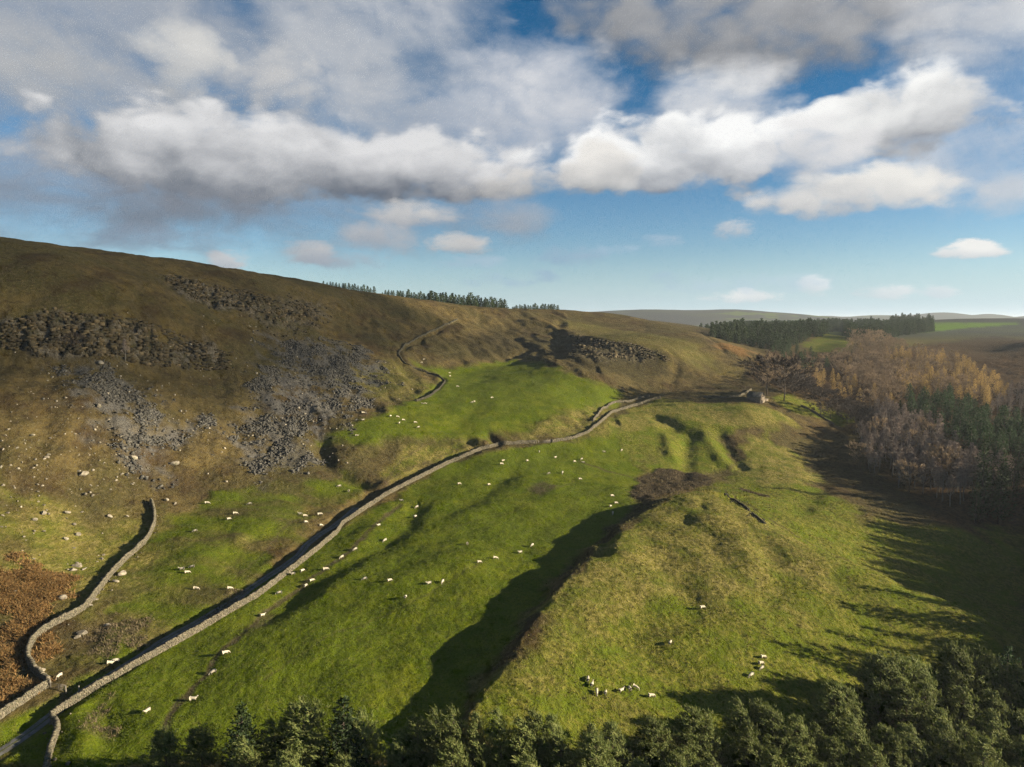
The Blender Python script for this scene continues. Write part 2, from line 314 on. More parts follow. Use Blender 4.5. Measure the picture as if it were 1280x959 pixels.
LR = np.log(RR)
def bil(G, x, y):
    r = np.log(np.maximum(np.hypot(x, y), RR[0] + .01)); a = np.arctan2(x, y)
    i = np.clip(np.searchsorted(LR, r) - 1, 0, NR - 2); j = np.clip(np.searchsorted(AZ, a) - 1, 0, NA - 2)
    u = np.clip((r - LR[i]) / (LR[i + 1] - LR[i]), 0, 1); w = np.clip((a - AZ[j]) / (AZ[j + 1] - AZ[j]), 0, 1)
    return (G[i, j] * (1 - w) + G[i, j + 1] * w) * (1 - u) + (G[i + 1, j] * (1 - w) + G[i + 1, j + 1] * w) * u
def hgt(x, y): return bil(GZ, np.asarray(x, float), np.asarray(y, float))
TS = np.geomspace(60, 2500, 2600)
def hit(px, py):                              # where the ray through that pixel meets the ground
    d = ray(px, py); d = d / d[1]
    P = TS[:, None] * d[None]; below = P[:, 2] < hgt(P[:, 0], P[:, 1])
    k = int(np.argmax(below))
    if not below.any(): k = len(TS) - 1
    if k == 0: return P[0]
    a, b = P[k - 1], P[k]
    for _ in range(12):
        m = (a + b) / 2
        if m[2] < hgt(m[0], m[1]): b = m
        else: a = m
    return np.array([b[0], b[1], float(hgt(b[0], b[1]))])
def line(px_pts, step=14):                    # a traced line laid on the ground
    out = []
    for (a, b) in zip(px_pts[:-1], px_pts[1:]):
        n = max(1, int(math.hypot(b[0] - a[0], b[1] - a[1]) / step))
        for k in range(n): out.append(hit(a[0] + (b[0] - a[0]) * k / n, a[1] + (b[1] - a[1]) * k / n))
    out.append(hit(*px_pts[-1]))
    return np.array(out)
def dist_to(line_xy, x, y, signed=False):     # distance from points to a ground line
    best = np.full(x.shape, 1e9); sg = np.ones(x.shape); tt = np.zeros(x.shape)
    L = 0.0
    for a, b in zip(line_xy[:-1], line_xy[1:]):
        dx, dy = b[0] - a[0], b[1] - a[1]; l2 = dx * dx + dy * dy + 1e-9
        t = np.clip(((x - a[0]) * dx + (y - a[1]) * dy) / l2, 0, 1)
        d = np.hypot(x - a[0] - t * dx, y - a[1] - t * dy); m = d < best
        best = np.where(m, d, best); sg = np.where(m, np.sign(dx * (y - a[1]) - dy * (x - a[0])), sg); tt = np.where(m, L + t * math.sqrt(l2), tt); L += math.sqrt(l2)
    return (best, sg, tt) if signed else best
def box_sel(L, pad):
    return (GX > L[:, 0].min() - pad) & (GX < L[:, 0].max() + pad) & (GY > L[:, 1].min() - pad) & (GY < L[:, 1].max() + pad)
# ------------------------------------------------------------------ folds, gullies, edges: (line, height, half width on the left side, on the right side)
FOLDS = [
 (CREST, 4.4, 4.6, 19), ([(868,628),(880,640),(884,660)], 1.9, 7, 7),
 ([(858,548),(858,575),(856,600)], -1.7, 4.5, 4), ([(878,540),(888,558),(905,580)], 1.3, 5, 4), ([(898,537),(908,560),(925,585)], -1.5, 4, 4),
 ([(832,545),(838,570)], 1.4, 4, 3),([(818,520),(845,532),(835,535)], -2.2, 5, 5),([(845,540),(870,546)], -.8, 3, 3),
 ([(725,700),(750,690),(762,665)], -2.6, 2.6, 2.6),
 ([(800,655),(822,690),(840,720),(862,750)], -1.2, 6.5, 5.5), ([(955,680),(980,715),(955,750)], -1.1, 5, 5), ([(900,650),(925,690),(960,715)], .9, 7, 7), ([(735,692),(748,690)], 1.6, 4, 4), ([(700,770),(760,790),(850,770)], -.8, 7, 6), ([(780,800),(830,830),(860,860)], -.9, 6, 6),
 ([(400,548),(408,580),(440,600),(470,612)], -2.6, 4.5, 4.5), ([(415,560),(440,568),(470,552),(520,546),(610,545)], 0.9, 3, 3),
 ([(585,548),(600,558)], -2.6, 2.5, 2.5), ([(612,543),(622,553)], -2.6, 2.2, 2.2), ([(600,500),(575,530)], -0.8, 6, 6),
 ([(498,440),(505,455),(540,466),(556,474),(545,486),(520,500)], -1.3, 1.8, 1.8), ([(570,402),(545,415),(510,432),(498,440)], -1.2, 2.5, 2.5),
 ([(700,402),(695,425),(700,445)], -2.2, 6, 6), ([(655,402),(690,410),(720,424),(760,428)], 3, 9, 7), ([(645,420),(660,438),(640,445)], -3, 7, 7),
 ([(836,438),(848,452),(838,478)], -1.6, 4, 4), ([(875,415),(890,425),(905,440)], -1.2, 3, 3),
 ([(380,660),(450,622),(520,585)], 0.7, 4, 3), ([(330,775),(400,728),(460,692),(510,658),(522,632)], -1.5, 6, 4.5), ([(470,640),(450,690),(400,745)], 1.0, 7, 7), ([(440,740),(520,720),(600,690)], .8, 8, 6), ([(560,640),(600,620),(640,590)], -1.0, 6, 5),
 ([(245,700),(330,655)], 0.8, 6, 5), ([(640,590),(590,610),(540,650)], -0.6, 6, 6),([(122,885),(140,925)], -.8, 3.5, 3.5),([(95,890),(105,940)], 1.0, 3, 3),
 ([(100,355),(130,370),(165,375),(185,362)], -1.5, 4, 4),([(20,372),(60,368)], -1.2, 4, 4),
 ([(1005,550),(1030,600),(1000,640)], -1.5, 5, 8),([(1080,700),(1150,740)], -1.0, 5, 5),
]
for (pl, amp, wl, wr) in FOLDS:
    L = np.array([by_z(*c) for c in pl]) if len(pl[0]) == 3 else line(pl)
    w = max(wl, wr); s = box_sel(L, 4 * w)
    if not s.any(): continue
    d, sg, tt = dist_to(L[:, :2], GX[s], GY[s], True)
    tot = np.hypot(*np.diff(L[:, :2], axis=0).T).sum()
    we = min(wl, wr); ends = sstep(-we, we, np.minimum(tt, tot - tt) + we * 0.4) if tot > 3 * we else 1
    ww = np.where(sg > 0, wl, wr); wob = 1 + 0.15 * gnoise(GX[s] / 9, GY[s] / 9, 5)
    GZ[s] += amp * np.exp(-(d / (ww * wob)) ** 2) * ends

# ------------------------------------------------------------------ ground cover regions, traced on the photograph and laid on the ground
def region(poly, soft, warp=4.0, scale=14.0, seed=3):
    L = line(poly + [poly[0]], 18)[:, :2]; out = np.zeros_like(GX)
    s = (GX > L[:, 0].min() - 3 * soft - warp) & (GX < L[:, 0].max() + 3 * soft + warp) & (GY > L[:, 1].min() - 3 * soft - warp) & (GY < L[:, 1].max() + 3 * soft + warp)
    x = GX[s] + warp * fbm(GX[s] / scale, GY[s] / scale, 3, seed); y = GY[s] + warp * fbm(GX[s] / scale + 71, GY[s] / scale, 3, seed + 9)
    ins = np.zeros(x.shape, bool)
    for (a, b) in zip(L, np.roll(L, -1, axis=0)):
        c = (a[1] > y) != (b[1] > y)
        ins ^= c & (x < (b[0] - a[0]) * (y - a[1]) / (b[1] - a[1] + 1e-12) + a[0])
    d = dist_to(np.vstack([L, L[:1]]), x, y)
    out[s] = sstep(-soft, soft, np.where(ins, d, -d)); return out
def strip(pl, w, soft=0.5, warp=0.8):
    L = line(pl); out = np.zeros_like(GX); s = box_sel(L, 4 * w + 4)
    x = GX[s] + warp * gnoise(GX[s] / 5, GY[s] / 5, 8); y = GY[s] + warp * gnoise(GX[s] / 5, GY[s] / 5, 18)
    d = dist_to(L[:, :2], x, y); out[s] = 1 - sstep(w - soft * w, w + soft * w, d); return out
def union(*a):
    o = a[0]
    for b in a[1:]: o = np.maximum(o, b)
    return o
M_GREEN = union(
  region([(0,959),(60,885),(215,790),(380,690),(560,580),(640,560),(770,545),(800,590),(785,640),(700,715),(600,850),(570,905),(450,959)], 2, 3),
  region([(400,550),(440,530),(500,505),(530,495),(556,474),(520,455),(560,462),(650,448),(700,462),(775,488),(770,505),(700,520),(640,545),(500,550),(440,560)], 5, 5),
  region([(60,850),(140,790),(150,730),(210,640),(300,612),(430,596),(450,612),(400,650),(270,760),(150,830)], 3, 6) * np.clip(.55 + .9 * fbm(GX / 20, GY / 12, 3, 55), .15, .95),
  region([(0,905),(70,870),(80,885),(0,940)], 1, 1))
M_GREEN2 = union(region([(690,548),(735,545),(770,518),(830,499),(950,506),(1000,530),(940,530),(900,545),(840,548),(800,592),(770,550)], 4, 5), region([(880,600),(960,610),(1060,650),(1290,690),(1290,830),(1200,765),(1020,695),(900,630)], 4, 5), region([(965,500),(985,492),(1005,492),(1030,500),(1078,524),(1055,532),(1010,520),(985,512)], 2, 2), region([(905,612),(930,560),(975,530),(925,590),(1000,600),(1080,640),(1010,690),(930,630)], 3, 5),
  region([(840,545),(900,540),(915,580),(860,600),(800,590)], 4, 5), region([(1060,650),(1280,660),(1280,740),(1200,745),(1100,700)], 5, 6),region([(870,612),(960,650),(1100,716),(1250,785),(1290,860),(1150,900),(960,930),(750,930),(580,950),(590,895),(655,800),(722,715),(772,662)], 3, 6),
  region([(1000,430),(1048,411),(1062,425),(1062,445),(1030,446)], 6, 6))
M_YELLOW = union(region([(1080,420),(1160,412),(1290,411),(1290,452),(1180,442)], 20, 30, 60) * .45, region([(690,545),(770,520),(830,500),(950,507),(990,530),(930,525),(850,530),(790,540)], 5, 6) * .8, region([(400,470),(480,500),(520,500),(545,487),(520,470),(495,450)], 5, 5) * .5, region([(60,830),(140,790),(150,740),(240,690),(250,740),(150,820)], 4, 6) * .6, region([(935,545),(990,560),(1025,600),(1000,605),(960,608),(925,590)], 4, 5), region([(725,720),(775,665),(870,615),(960,650),(1030,700),(980,760),(860,745),(790,750),(700,800),(640,860),(660,800)], 8, 12),
  region([(500,560),(610,550),(560,575),(480,600)], 4, 4), region([(245,710),(320,655),(330,660),(280,715)], 3, 4), region([(700,520),(770,500),(745,525),(690,545),(650,548)], 5, 5),
  region([(0,600),(60,650),(170,650),(180,690),(100,760),(0,720)], 12, 12), region([(860,515),(960,510),(1000,530),(950,535),(880,530)], 4, 4), region([(700,400),(860,425),(920,470),(820,440),(720,415)], 12, 12) * .4)
M_BRACKEN = union(region([(0,712),(55,718),(78,735),(55,768),(28,800),(20,845),(0,870)], 5, 8, 9), region([(905,430),(945,440),(935,447),(890,432)], 6, 6),
  region([(1230,455),(1280,440),(1280,475)], 8, 10))
M_RUSH = union(region([(100,822),(130,775),(195,775),(180,800),(125,825)], 2, 5, 7) * .5, region([(112,890),(130,878),(145,925),(125,935)], 1.5, 3, 7) * .5, region([(250,775),(290,738),(310,735),(290,765)], 1, 2) * .5, region([(788,622),(800,598),(825,587),(860,592),(892,600),(885,608),(850,612),(810,628)], 1.2, 2), strip([(928,612),(942,617),(958,621)], 1.2))
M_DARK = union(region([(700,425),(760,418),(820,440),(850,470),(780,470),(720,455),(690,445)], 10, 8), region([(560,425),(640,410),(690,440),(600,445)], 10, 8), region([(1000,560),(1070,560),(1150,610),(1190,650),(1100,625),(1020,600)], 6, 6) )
M_SCREE = union(region([(75,470),(105,455),(140,465),(190,500),(200,530),(185,560),(195,600),(180,600),(150,560),(120,520)], 7, 12),
  region([(170,545),(260,520),(270,535),(200,575)], 4, 6), region([(330,420),(400,425),(460,440),(475,465),(460,485),(430,520),(380,545),(330,575),(300,560),(290,535),(330,490),(340,450)], 8, 14),
  region([(300,575),(350,545),(400,570),(340,610)], 4, 8)*0.6)
M_CRAG = union(region([(0,405),(40,392),(110,392),(185,398),(195,425),(270,430),(285,460),(200,455),(120,445),(40,440),(0,430)], 3, 6), region([(205,345),(250,355),(330,375),(320,395),(250,380),(215,368)], 4, 6),
  region([(300,385),(370,370),(410,385),(400,410),(340,415)], 6, 8)*.6, region([(712,420),(770,432),(830,440),(820,450),(760,455),(712,445)], 4, 5)*.35)
M_SOIL = union(strip([(205,908),(225,875),(255,845),(270,820),(290,805),(330,770),(380,730),(430,695),(470,655),(500,630)], .8) * .8, region([(660,612),(680,603),(698,608),(680,622)], 2, 2) * .75,
  strip([(482,602),(500,576),(530,558),(560,549)], .4)*.5, strip([(468,616),(495,593),(540,576),(580,559)], .4)*.5, strip([(905,612),(960,648),(1010,678),(1060,700)], .5)*.5, strip([(640,400),(665,420),(700,432)], .8)*.5, strip([(870,412),(890,432),(930,458)], .6)*.5, strip([(400,640),(360,655),(330,690),(290,725)], .5)*.4, strip([(1000,520),(1040,545),(1050,552)], .8)*.5, strip([(330,850),(420,790),(500,760),(600,705)], .35)*.35, strip([(560,660),(640,640),(720,600)], .35)*.35, strip([(725,578),(760,590),(800,598)], .8)*.6, region([(300,790),(330,765),(350,770),(315,795)],1.5,2)*.6, region([(668,606),(690,606),(684,616)],2,2)*.3)
M_LANE = strip([(-40,962),(0,937),(40,912),(72,888),(100,868),(150,837),(200,806),(250,775)], 1.3, .4, .2)
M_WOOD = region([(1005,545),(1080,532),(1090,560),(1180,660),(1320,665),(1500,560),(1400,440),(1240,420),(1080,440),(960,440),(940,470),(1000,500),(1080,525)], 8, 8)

# ------------------------------------------------------------------ relief of the sward, the moor and the rock
dn = 1 - sstep(500, 1400, rad)
rough = np.clip(1 - 0.8 * M_GREEN - 0.3 * M_GREEN2, 0.12, 1)
GZ += dn * ((0.9 - .55 * np.maximum(M_GREEN2, M_YELLOW)) * rough * fbm(GX / 26, GY / 26, 3, 61) + 0.24 * (0.35 + 0.65 * rough) * fbm(GX / 6, GY / 6, 3, 63) + 0.17 * (.3 + .7 * rough) * fbm(GX / 1.5, GY / 1.5, 2, 67))
GZ += dn * 0.75 * M_GREEN * fbm(GX / 24, GY / 24, 2, 71) + dn * .12 * M_GREEN * fbm(GX / 3.2, GY / 3.2, 2, 73)
hillside = np.clip(1 - M_GREEN, 0, 1) * sstep(-66, -50, GZ) * (1 - sstep(900, 1200, rad)) * (GX < 60)
GZ += hillside * 1.5 * (1 - .75 * sstep(5, 22, GZ)) * fbm((GX + GY * .4) / 16, (GY - GX * .4) / 40, 4, 75)                  # runnels down the slope
GZ += M_CRAG * (2.2 * fbm(GX / 7, GY / 12, 3, 81, .6, True) - 1.2 + 0.8 * np.round(GZ / 2.4) * 0)
# benches and risers of the crag: the rock is laid in beds
bed = GZ / 3.2; GZ += M_CRAG * 1.4 * (np.floor(bed) + sstep(.55, .95, bed - np.floor(bed)) - bed)
GZ += M_SCREE * 0.5 * fbm(GX / 3, GY / 3, 3, 91) + 0.5 * M_RUSH * np.clip(.4 + 1.1 * fbm(GX / 3.2, GY / 3.2, 3, 93), 0, 2) + 0.5 * M_BRACKEN * np.clip(.6 + fbm(GX / 3, GY / 3, 3, 95), 0, 2) - 0.12 * M_SOIL
# level bed for the lane
LANE = line([(-60,972),(0,937),(40,911),(72,885),(100,864),(150,833),(200,802),(250,773),(300,743),(350,709),(400,668),(450,630),(500,603),(560,575),(620,555)], 10)
k = np.ones(9) / 9; pad = np.r_[[LANE[0, 2]] * 4, LANE[:, 2], [LANE[-1, 2]] * 4]; LANE[:, 2] = np.convolve(pad, k, 'valid')
s = box_sel(LANE, 12); d, sg, tt = dist_to(LANE[:, :2], GX[s], GY[s], True)
cum = np.r_[0, np.cumsum(np.hypot(*np.diff(LANE[:, :2], axis=0).T))]; lz = np.interp(tt, cum, LANE[:, 2])
w = 1 - sstep(1.9, 4.5, d); GZ[s] = GZ[s] * (1 - w) + (lz - 0.55) * w

def sheet(name, X, Y, Z, mat):
    nr, na = X.shape
    v = np.stack([X, Y, Z + Z0], -1).reshape(-1, 3)
    i, j = np.meshgrid(np.arange(nr - 1), np.arange(na - 1), indexing='ij'); a = (i * na + j).ravel()
    f = np.stack([a, a + na, a + na + 1, a + 1], -1)[:, ::-1]
    me = bpy.data.meshes.new(name); me.vertices.add(len(v)); me.vertices.foreach_set('co', v.astype(np.float32).ravel())
    me.loops.add(f.size); me.loops.foreach_set('vertex_index', f.astype(np.int32).ravel())
    me.polygons.add(len(f)); me.polygons.foreach_set('loop_start', np.arange(0, f.size, 4, dtype=np.int32))
    me.polygons.foreach_set('use_smooth', np.ones(len(f), bool)); me.update(); me.validate()
    me.materials.append(mat); o = bpy.data.objects.new(name, me); COL.objects.link(o); return o
def put_attr(o, name, r, g, b):
    a = o.data.attributes.new(name, 'FLOAT_COLOR', 'POINT')
    c = np.stack([r, g, b, np.ones_like(r)], -1).reshape(-1).astype(np.float32); a.data.foreach_set('color', c)

def ground_material():
    m, t, b = material('moor_and_pasture'); b.inputs['Specular IOR Level'].default_value = 0.04; b.inputs['Roughness'].default_value = 1
    P = t.new('ShaderNodeTexCoord').outputs['Object']
    def ch(name):
        n = t.new('ShaderNodeSeparateColor'); t.l.new(t.attr(name).outputs['Color'], n.inputs[0]); return n.outputs
    ga, gb, gc, gd = ch('cover_a'), ch('cover_b'), ch('cover_c'), ch('cover_d')
    n_big = t.noise(P, 0.02, 5, .6); n_mid = t.noise(P, 0.11, 5, .62); n_sm = t.noise(P, 0.7, 4, .65); n_fine = t.noise(P, 2.6, 3, .7)
    # rough moor: straw, olive and brown
    c = t.mix(t.mr(n_mid, .38, .62), (.066, .050, .021), (.115, .084, .031))
    c = t.mix(t.mr(n_big, .40, .62), c, (.062, .053, .020))
    c = t.mix(t.m('MULTIPLY', t.mr(n_sm, .48, .68), .7), c, (.125, .100, .045))
    c = t.mix(t.m('MULTIPLY', t.mr(t.noise(P, .33, 5, .65), .5, .66), .65), c, (.036, .025, .013)); c = t.mix(t.m('MULTIPLY', t.mr(t.noise(t.v('MULTIPLY', P, (1, .45, 1)), .045, 5, .6), .52, .66), .55), c, (.040, .024, .014)); c = t.mix(t.m('MULTIPLY', t.mr(n_fine, .52, .72), .5), c, (.026, .020, .010))
    # heathery vegetation; by the side valley its dark also paints in shade
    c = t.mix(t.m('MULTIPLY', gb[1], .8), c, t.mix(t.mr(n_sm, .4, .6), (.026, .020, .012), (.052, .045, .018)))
    # half improved green
    g2 = t.mix(t.mr(n_sm, .42, .6), (.086, .096, .011), (.160, .150, .028)); g2 = t.mix(t.mr(n_mid, .42, .66), g2, (.090, .114, .010)); g2 = t.mix(t.m('MULTIPLY', t.mr(n_fine, .48, .66), .6), g2, (.042, .052, .008))
    c = t.mix(t.m('MULTIPLY', ga[1], t.mr(n_mid, .15, .5, .5, 1)), c, g2)
    # yellow bents
    y = t.mix(t.mr(n_sm, .4, .62), (.135, .120, .024), (.230, .188, .060)); y = t.mix(t.mr(n_mid, .42, .64), y, (.098, .106, .017)); y = t.mix(t.m('MULTIPLY', t.mr(n_fine, .5, .68), .5), y, (.058, .054, .014))
    c = t.mix(t.m('MULTIPLY', ga[2], t.mr(n_mid, .2, .55, .7, 1.0)), c, y)
    # pasture
    g = t.mix(t.mr(n_mid, .36, .64), (.068, .092, .005), (.116, .128, .010)); g = t.mix(t.mr(n_big, .4, .65), g, (.086, .110, .008))
    g = t.mix(t.m('MULTIPLY', t.mr(n_sm, .5, .7), .55), g, (.120, .112, .026)); g = t.mix(t.m('MULTIPLY', t.mr(n_fine, .48, .66), .65), g, (.026, .046, .006))
    c = t.mix(ga[0], c, g)
    br = t.mix(t.mr(n_sm, .38, .62), (.12, .064, .022), (.185, .105, .040)); br = t.mix(t.mr(n_fine, .5, .7), br, (.055, .045, .014))
    c = t.mix(gb[0], c, br)
    ru = t.mix(t.mr(n_sm, .4, .6), (.065, .048, .027), (.14, .105, .058)); c = t.mix(gb[2], c, ru)
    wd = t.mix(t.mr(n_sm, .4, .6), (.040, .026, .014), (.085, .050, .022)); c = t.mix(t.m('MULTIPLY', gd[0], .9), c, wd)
    ro = t.mix(t.mr(n_sm, .36, .6), (.045, .040, .032), (.125, .108, .080)); ro = t.mix(t.mr(n_mid, .45, .6), ro, (.050, .046, .026))
    c = t.mix(t.m('MULTIPLY', gc[0], t.mr(n_sm, .3, .5, .3, .95)), c, ro)
    sc = t.mix(t.mr(n_fine, .4, .6), (.045, .045, .043), (.13, .125, .115)); c = t.mix(t.m('MULTIPLY', gc[1], t.mr(n_mid, .40, .54, 0, .8)), c, sc)
    so = t.mix(t.mr(n_fine, .4, .6), (.040, .028, .020), (.085, .060, .042)); c = t.mix(gc[2], c, so)
    # far moor beyond the valley, its colour blued to add to the haze
    fm = t.mix(t.mr(t.noise(P, .0022, 5, .6), .42, .6), (.048, .050, .044), (.060, .066, .040)); fm = t.mix(t.mr(t.noise(P, .004, 4, .6), .56, .66), fm, (.085, .11, .025))
    c = t.mix(gd[1], c, fm)
    c = t.mix(gd[2], c, (.095, .165, .016))
    t.put(b.inputs['Base Color'], c)
    hgt_ = t.m('ADD', t.m('MULTIPLY', n_sm, .75), t.m('ADD', t.m('MULTIPLY', n_fine, .30), t.m('MULTIPLY', t.noise(P, 7, 2, .6), .08)))
    bp = t.new('ShaderNodeBump'); bp.inputs['Distance'].default_value = 1.0
    t.put(bp.inputs['Strength'], t.m('SUBTRACT', 1.0, t.m('MULTIPLY', ga[0], .35))); t.put(bp.inputs['Height'], hgt_); t.l.new(bp.outputs[0], b.inputs['Normal'])
    return m
ground = sheet('ground', GX, GY, GZ, ground_material()); ground['kind'] = 'structure'
M_FAR = sstep(950, 1250, rad)
M_FIELD = region([(1130,412),(1165,404),(1240,404),(1275,405),(1200,411),(1150,416)], 15, 10)
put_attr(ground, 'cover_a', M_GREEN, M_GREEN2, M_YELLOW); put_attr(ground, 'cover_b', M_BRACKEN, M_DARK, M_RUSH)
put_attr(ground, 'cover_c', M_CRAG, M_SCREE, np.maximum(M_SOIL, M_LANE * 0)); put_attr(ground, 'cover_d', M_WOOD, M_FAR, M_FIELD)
# ------------------------------------------------------------------ object helpers
def tag(o, label=None, cat=None, group=None, kind=None):
    for k, v in (('label', label), ('category', cat), ('group', group), ('kind', kind)):
        if v: o[k] = v
    return o
def empty(name, loc, rz=0.0, sc=1.0):
    o = bpy.data.objects.new(name, None); COL.objects.link(o); o.location = loc; o.rotation_euler = (0, 0, rz); o.scale = (sc, sc, sc); o.empty_display_size = 0.3; return o
class MB:                                     # collects polygons and links them as one mesh
    def __init__(s): s.v = []; s.f = []; s.mi = []; s.n = 0
    def add(s, V, F, mi=0):
        V = np.asarray(V, float).reshape(-1, 3); s.v.append(V); s.f += [tuple(int(i) + s.n for i in q) for q in F]; s.mi += [mi] * len(F); s.n += len(V)
    def many(s, V, F, mi=0):                  # V (n, k, 3), F one face list for all
        n, k = V.shape[:2]; F = np.asarray(F); off = (np.arange(n) * k)[:, None, None]
        s.v.append(V.reshape(-1, 3)); s.f += [tuple(q) for q in (F[None] + off + s.n).reshape(-1, F.shape[1]).tolist()]; s.mi += [mi] * (n * len(F)); s.n += n * k
    def tube(s, P, rad, sides=5, mi=0, cap=True):
        P = [Vector(p) for p in P]; V = []; F = []
        for i, p in enumerate(P):
            d = (P[min(i + 1, len(P) - 1)] - P[max(i - 1, 0)]).normalized(); a = d.orthogonal().normalized(); b = d.cross(a)
            if i and (a.dot(pa) < 0.2): pass
            pa = a
            for k in range(sides):
                w = 2 * math.pi * k / sides; V.append(p + (a * math.cos(w) + b * math.sin(w)) * rad[i])
        for i in range(len(P) - 1):
            for k in range(sides): F.append((i * sides + k, i * sides + (k + 1) % sides, (i + 1) * sides + (k + 1) % sides, (i + 1) * sides + k))
        if cap: F.append(tuple(range((len(P) - 1) * sides, len(P) * sides))); F.append(tuple(range(sides))[::-1])
        s.add(V, F, mi)
    def box(s, c, size, rz=0.0, mi=0, jit=0.0):
        V = np.array([(x, y, z) for x in (-.5, .5) for y in (-.5, .5) for z in (-.5, .5)]) * np.array(size)
        if jit: V += RNG.uniform(-jit, jit, V.shape)
        ca, sa = math.cos(rz), math.sin(rz); V = np.c_[V[:, 0] * ca - V[:, 1] * sa, V[:, 0] * sa + V[:, 1] * ca, V[:, 2]] + np.array(c)
        s.add(V, BOXF, mi)
    def mesh(s, name, mats, smooth=False):
        me = bpy.data.meshes.new(name); V = np.concatenate(s.v) if s.v else np.zeros((0, 3))
        me.vertices.add(len(V)); me.vertices.foreach_set('co', V.astype(np.float32).ravel())
        ln = np.array([len(q) for q in s.f], np.int32); idx = np.fromiter((i for q in s.f for i in q), np.int32)
        me.loops.add(len(idx)); me.loops.foreach_set('vertex_index', idx); me.polygons.add(len(ln)); me.polygons.foreach_set('loop_start', np.r_[0, np.cumsum(ln)[:-1]].astype(np.int32))
        me.update(calc_edges=True)
        for m in (mats if isinstance(mats, (list, tuple)) else [mats]): me.materials.append(m)
        me.polygons.foreach_set('material_index', np.array(s.mi, np.int32))
        if smooth: me.polygons.foreach_set('use_smooth', np.ones(len(ln), bool))
        return me
    def build(s, name, mats, parent=None, smooth=False, loc=(0, 0, 0)):
        o = bpy.data.objects.new(name, s.mesh(name, mats, smooth)); COL.objects.link(o); o.location = loc
        if parent: o.parent = parent
        return o
BOXF = [(0, 1, 3, 2), (4, 6, 7, 5), (0, 4, 5, 1), (2, 3, 7, 6), (0, 2, 6, 4), (1, 5, 7, 3)]
BOX8 = np.array([(x, y, z) for x in (-.5, .5) for y in (-.5, .5) for z in (-.5, .5)])
def copy_tree(o, parent=None, label=None, group=None):
    c = o.copy(); COL.objects.link(c); c.parent = parent
    if label: c['label'] = label
    if group: c['group'] = group
    for ch in KIDS.get(o.name, []): copy_tree(ch, c)
    return c
KIDS = {}
def kids(o, *ch): KIDS[o.name] = list(ch)

# ------------------------------------------------------------------ materials of the objects
def mottled(name, cols, scale=1.0, rough=.95, bump=0.0, coord='Object', rnd=0.0):
    m, t, b = material(name); P = t.new('ShaderNodeTexCoord').outputs[coord]
    c = t.mix(t.mr(t.noise(P, scale, 4, .6), .36, .64), cols[0], cols[1])
    if len(cols) > 2: c = t.mix(t.mr(t.noise(P, scale * .37, 3, .6), .5, .68), c, cols[2])
    if len(cols) > 3: c = t.mix(t.mr(t.noise(P, scale * 3.1, 3, .6), .55, .7), c, cols[3])
    if rnd:
        oi = t.new('ShaderNodeObjectInfo'); k = t.m('ADD', 1 - rnd, t.m('MULTIPLY', oi.outputs['Random'], 2 * rnd))
        c = t.mix(1.0, c, t.xyz(k, k, k), 'MULTIPLY')
    t.put(b.inputs['Base Color'], c); b.inputs['Roughness'].default_value = rough; b.inputs['Specular IOR Level'].default_value = .08
    if bump:
        bp = t.new('ShaderNodeBump'); bp.inputs['Strength'].default_value = .8; bp.inputs['Distance'].default_value = bump
        t.put(bp.inputs['Height'], t.noise(P, scale * 2.5, 4, .6)); t.l.new(bp.outputs[0], b.inputs['Normal'])
    return m
def islands(name, cols, scale=.4, bump=0.0):     # a tone of its own for each stone of a joined heap
    m, t, b = material(name); g = t.new('ShaderNodeNewGeometry'); P = t.new('ShaderNodeTexCoord').outputs['Object']
    c = t.ramp(g.outputs['Random Per Island'], [(i / (len(cols) - 1), k) for i, k in enumerate(cols)])
    c = t.mix(t.m('MULTIPLY', t.mr(t.noise(P, 2.2, 4, .65), .45, .65), .55), c, (.05, .052, .035))
    t.put(b.inputs['Base Color'], c); b.inputs['Roughness'].default_value = .95; b.inputs['Specular IOR Level'].default_value = .08; return m
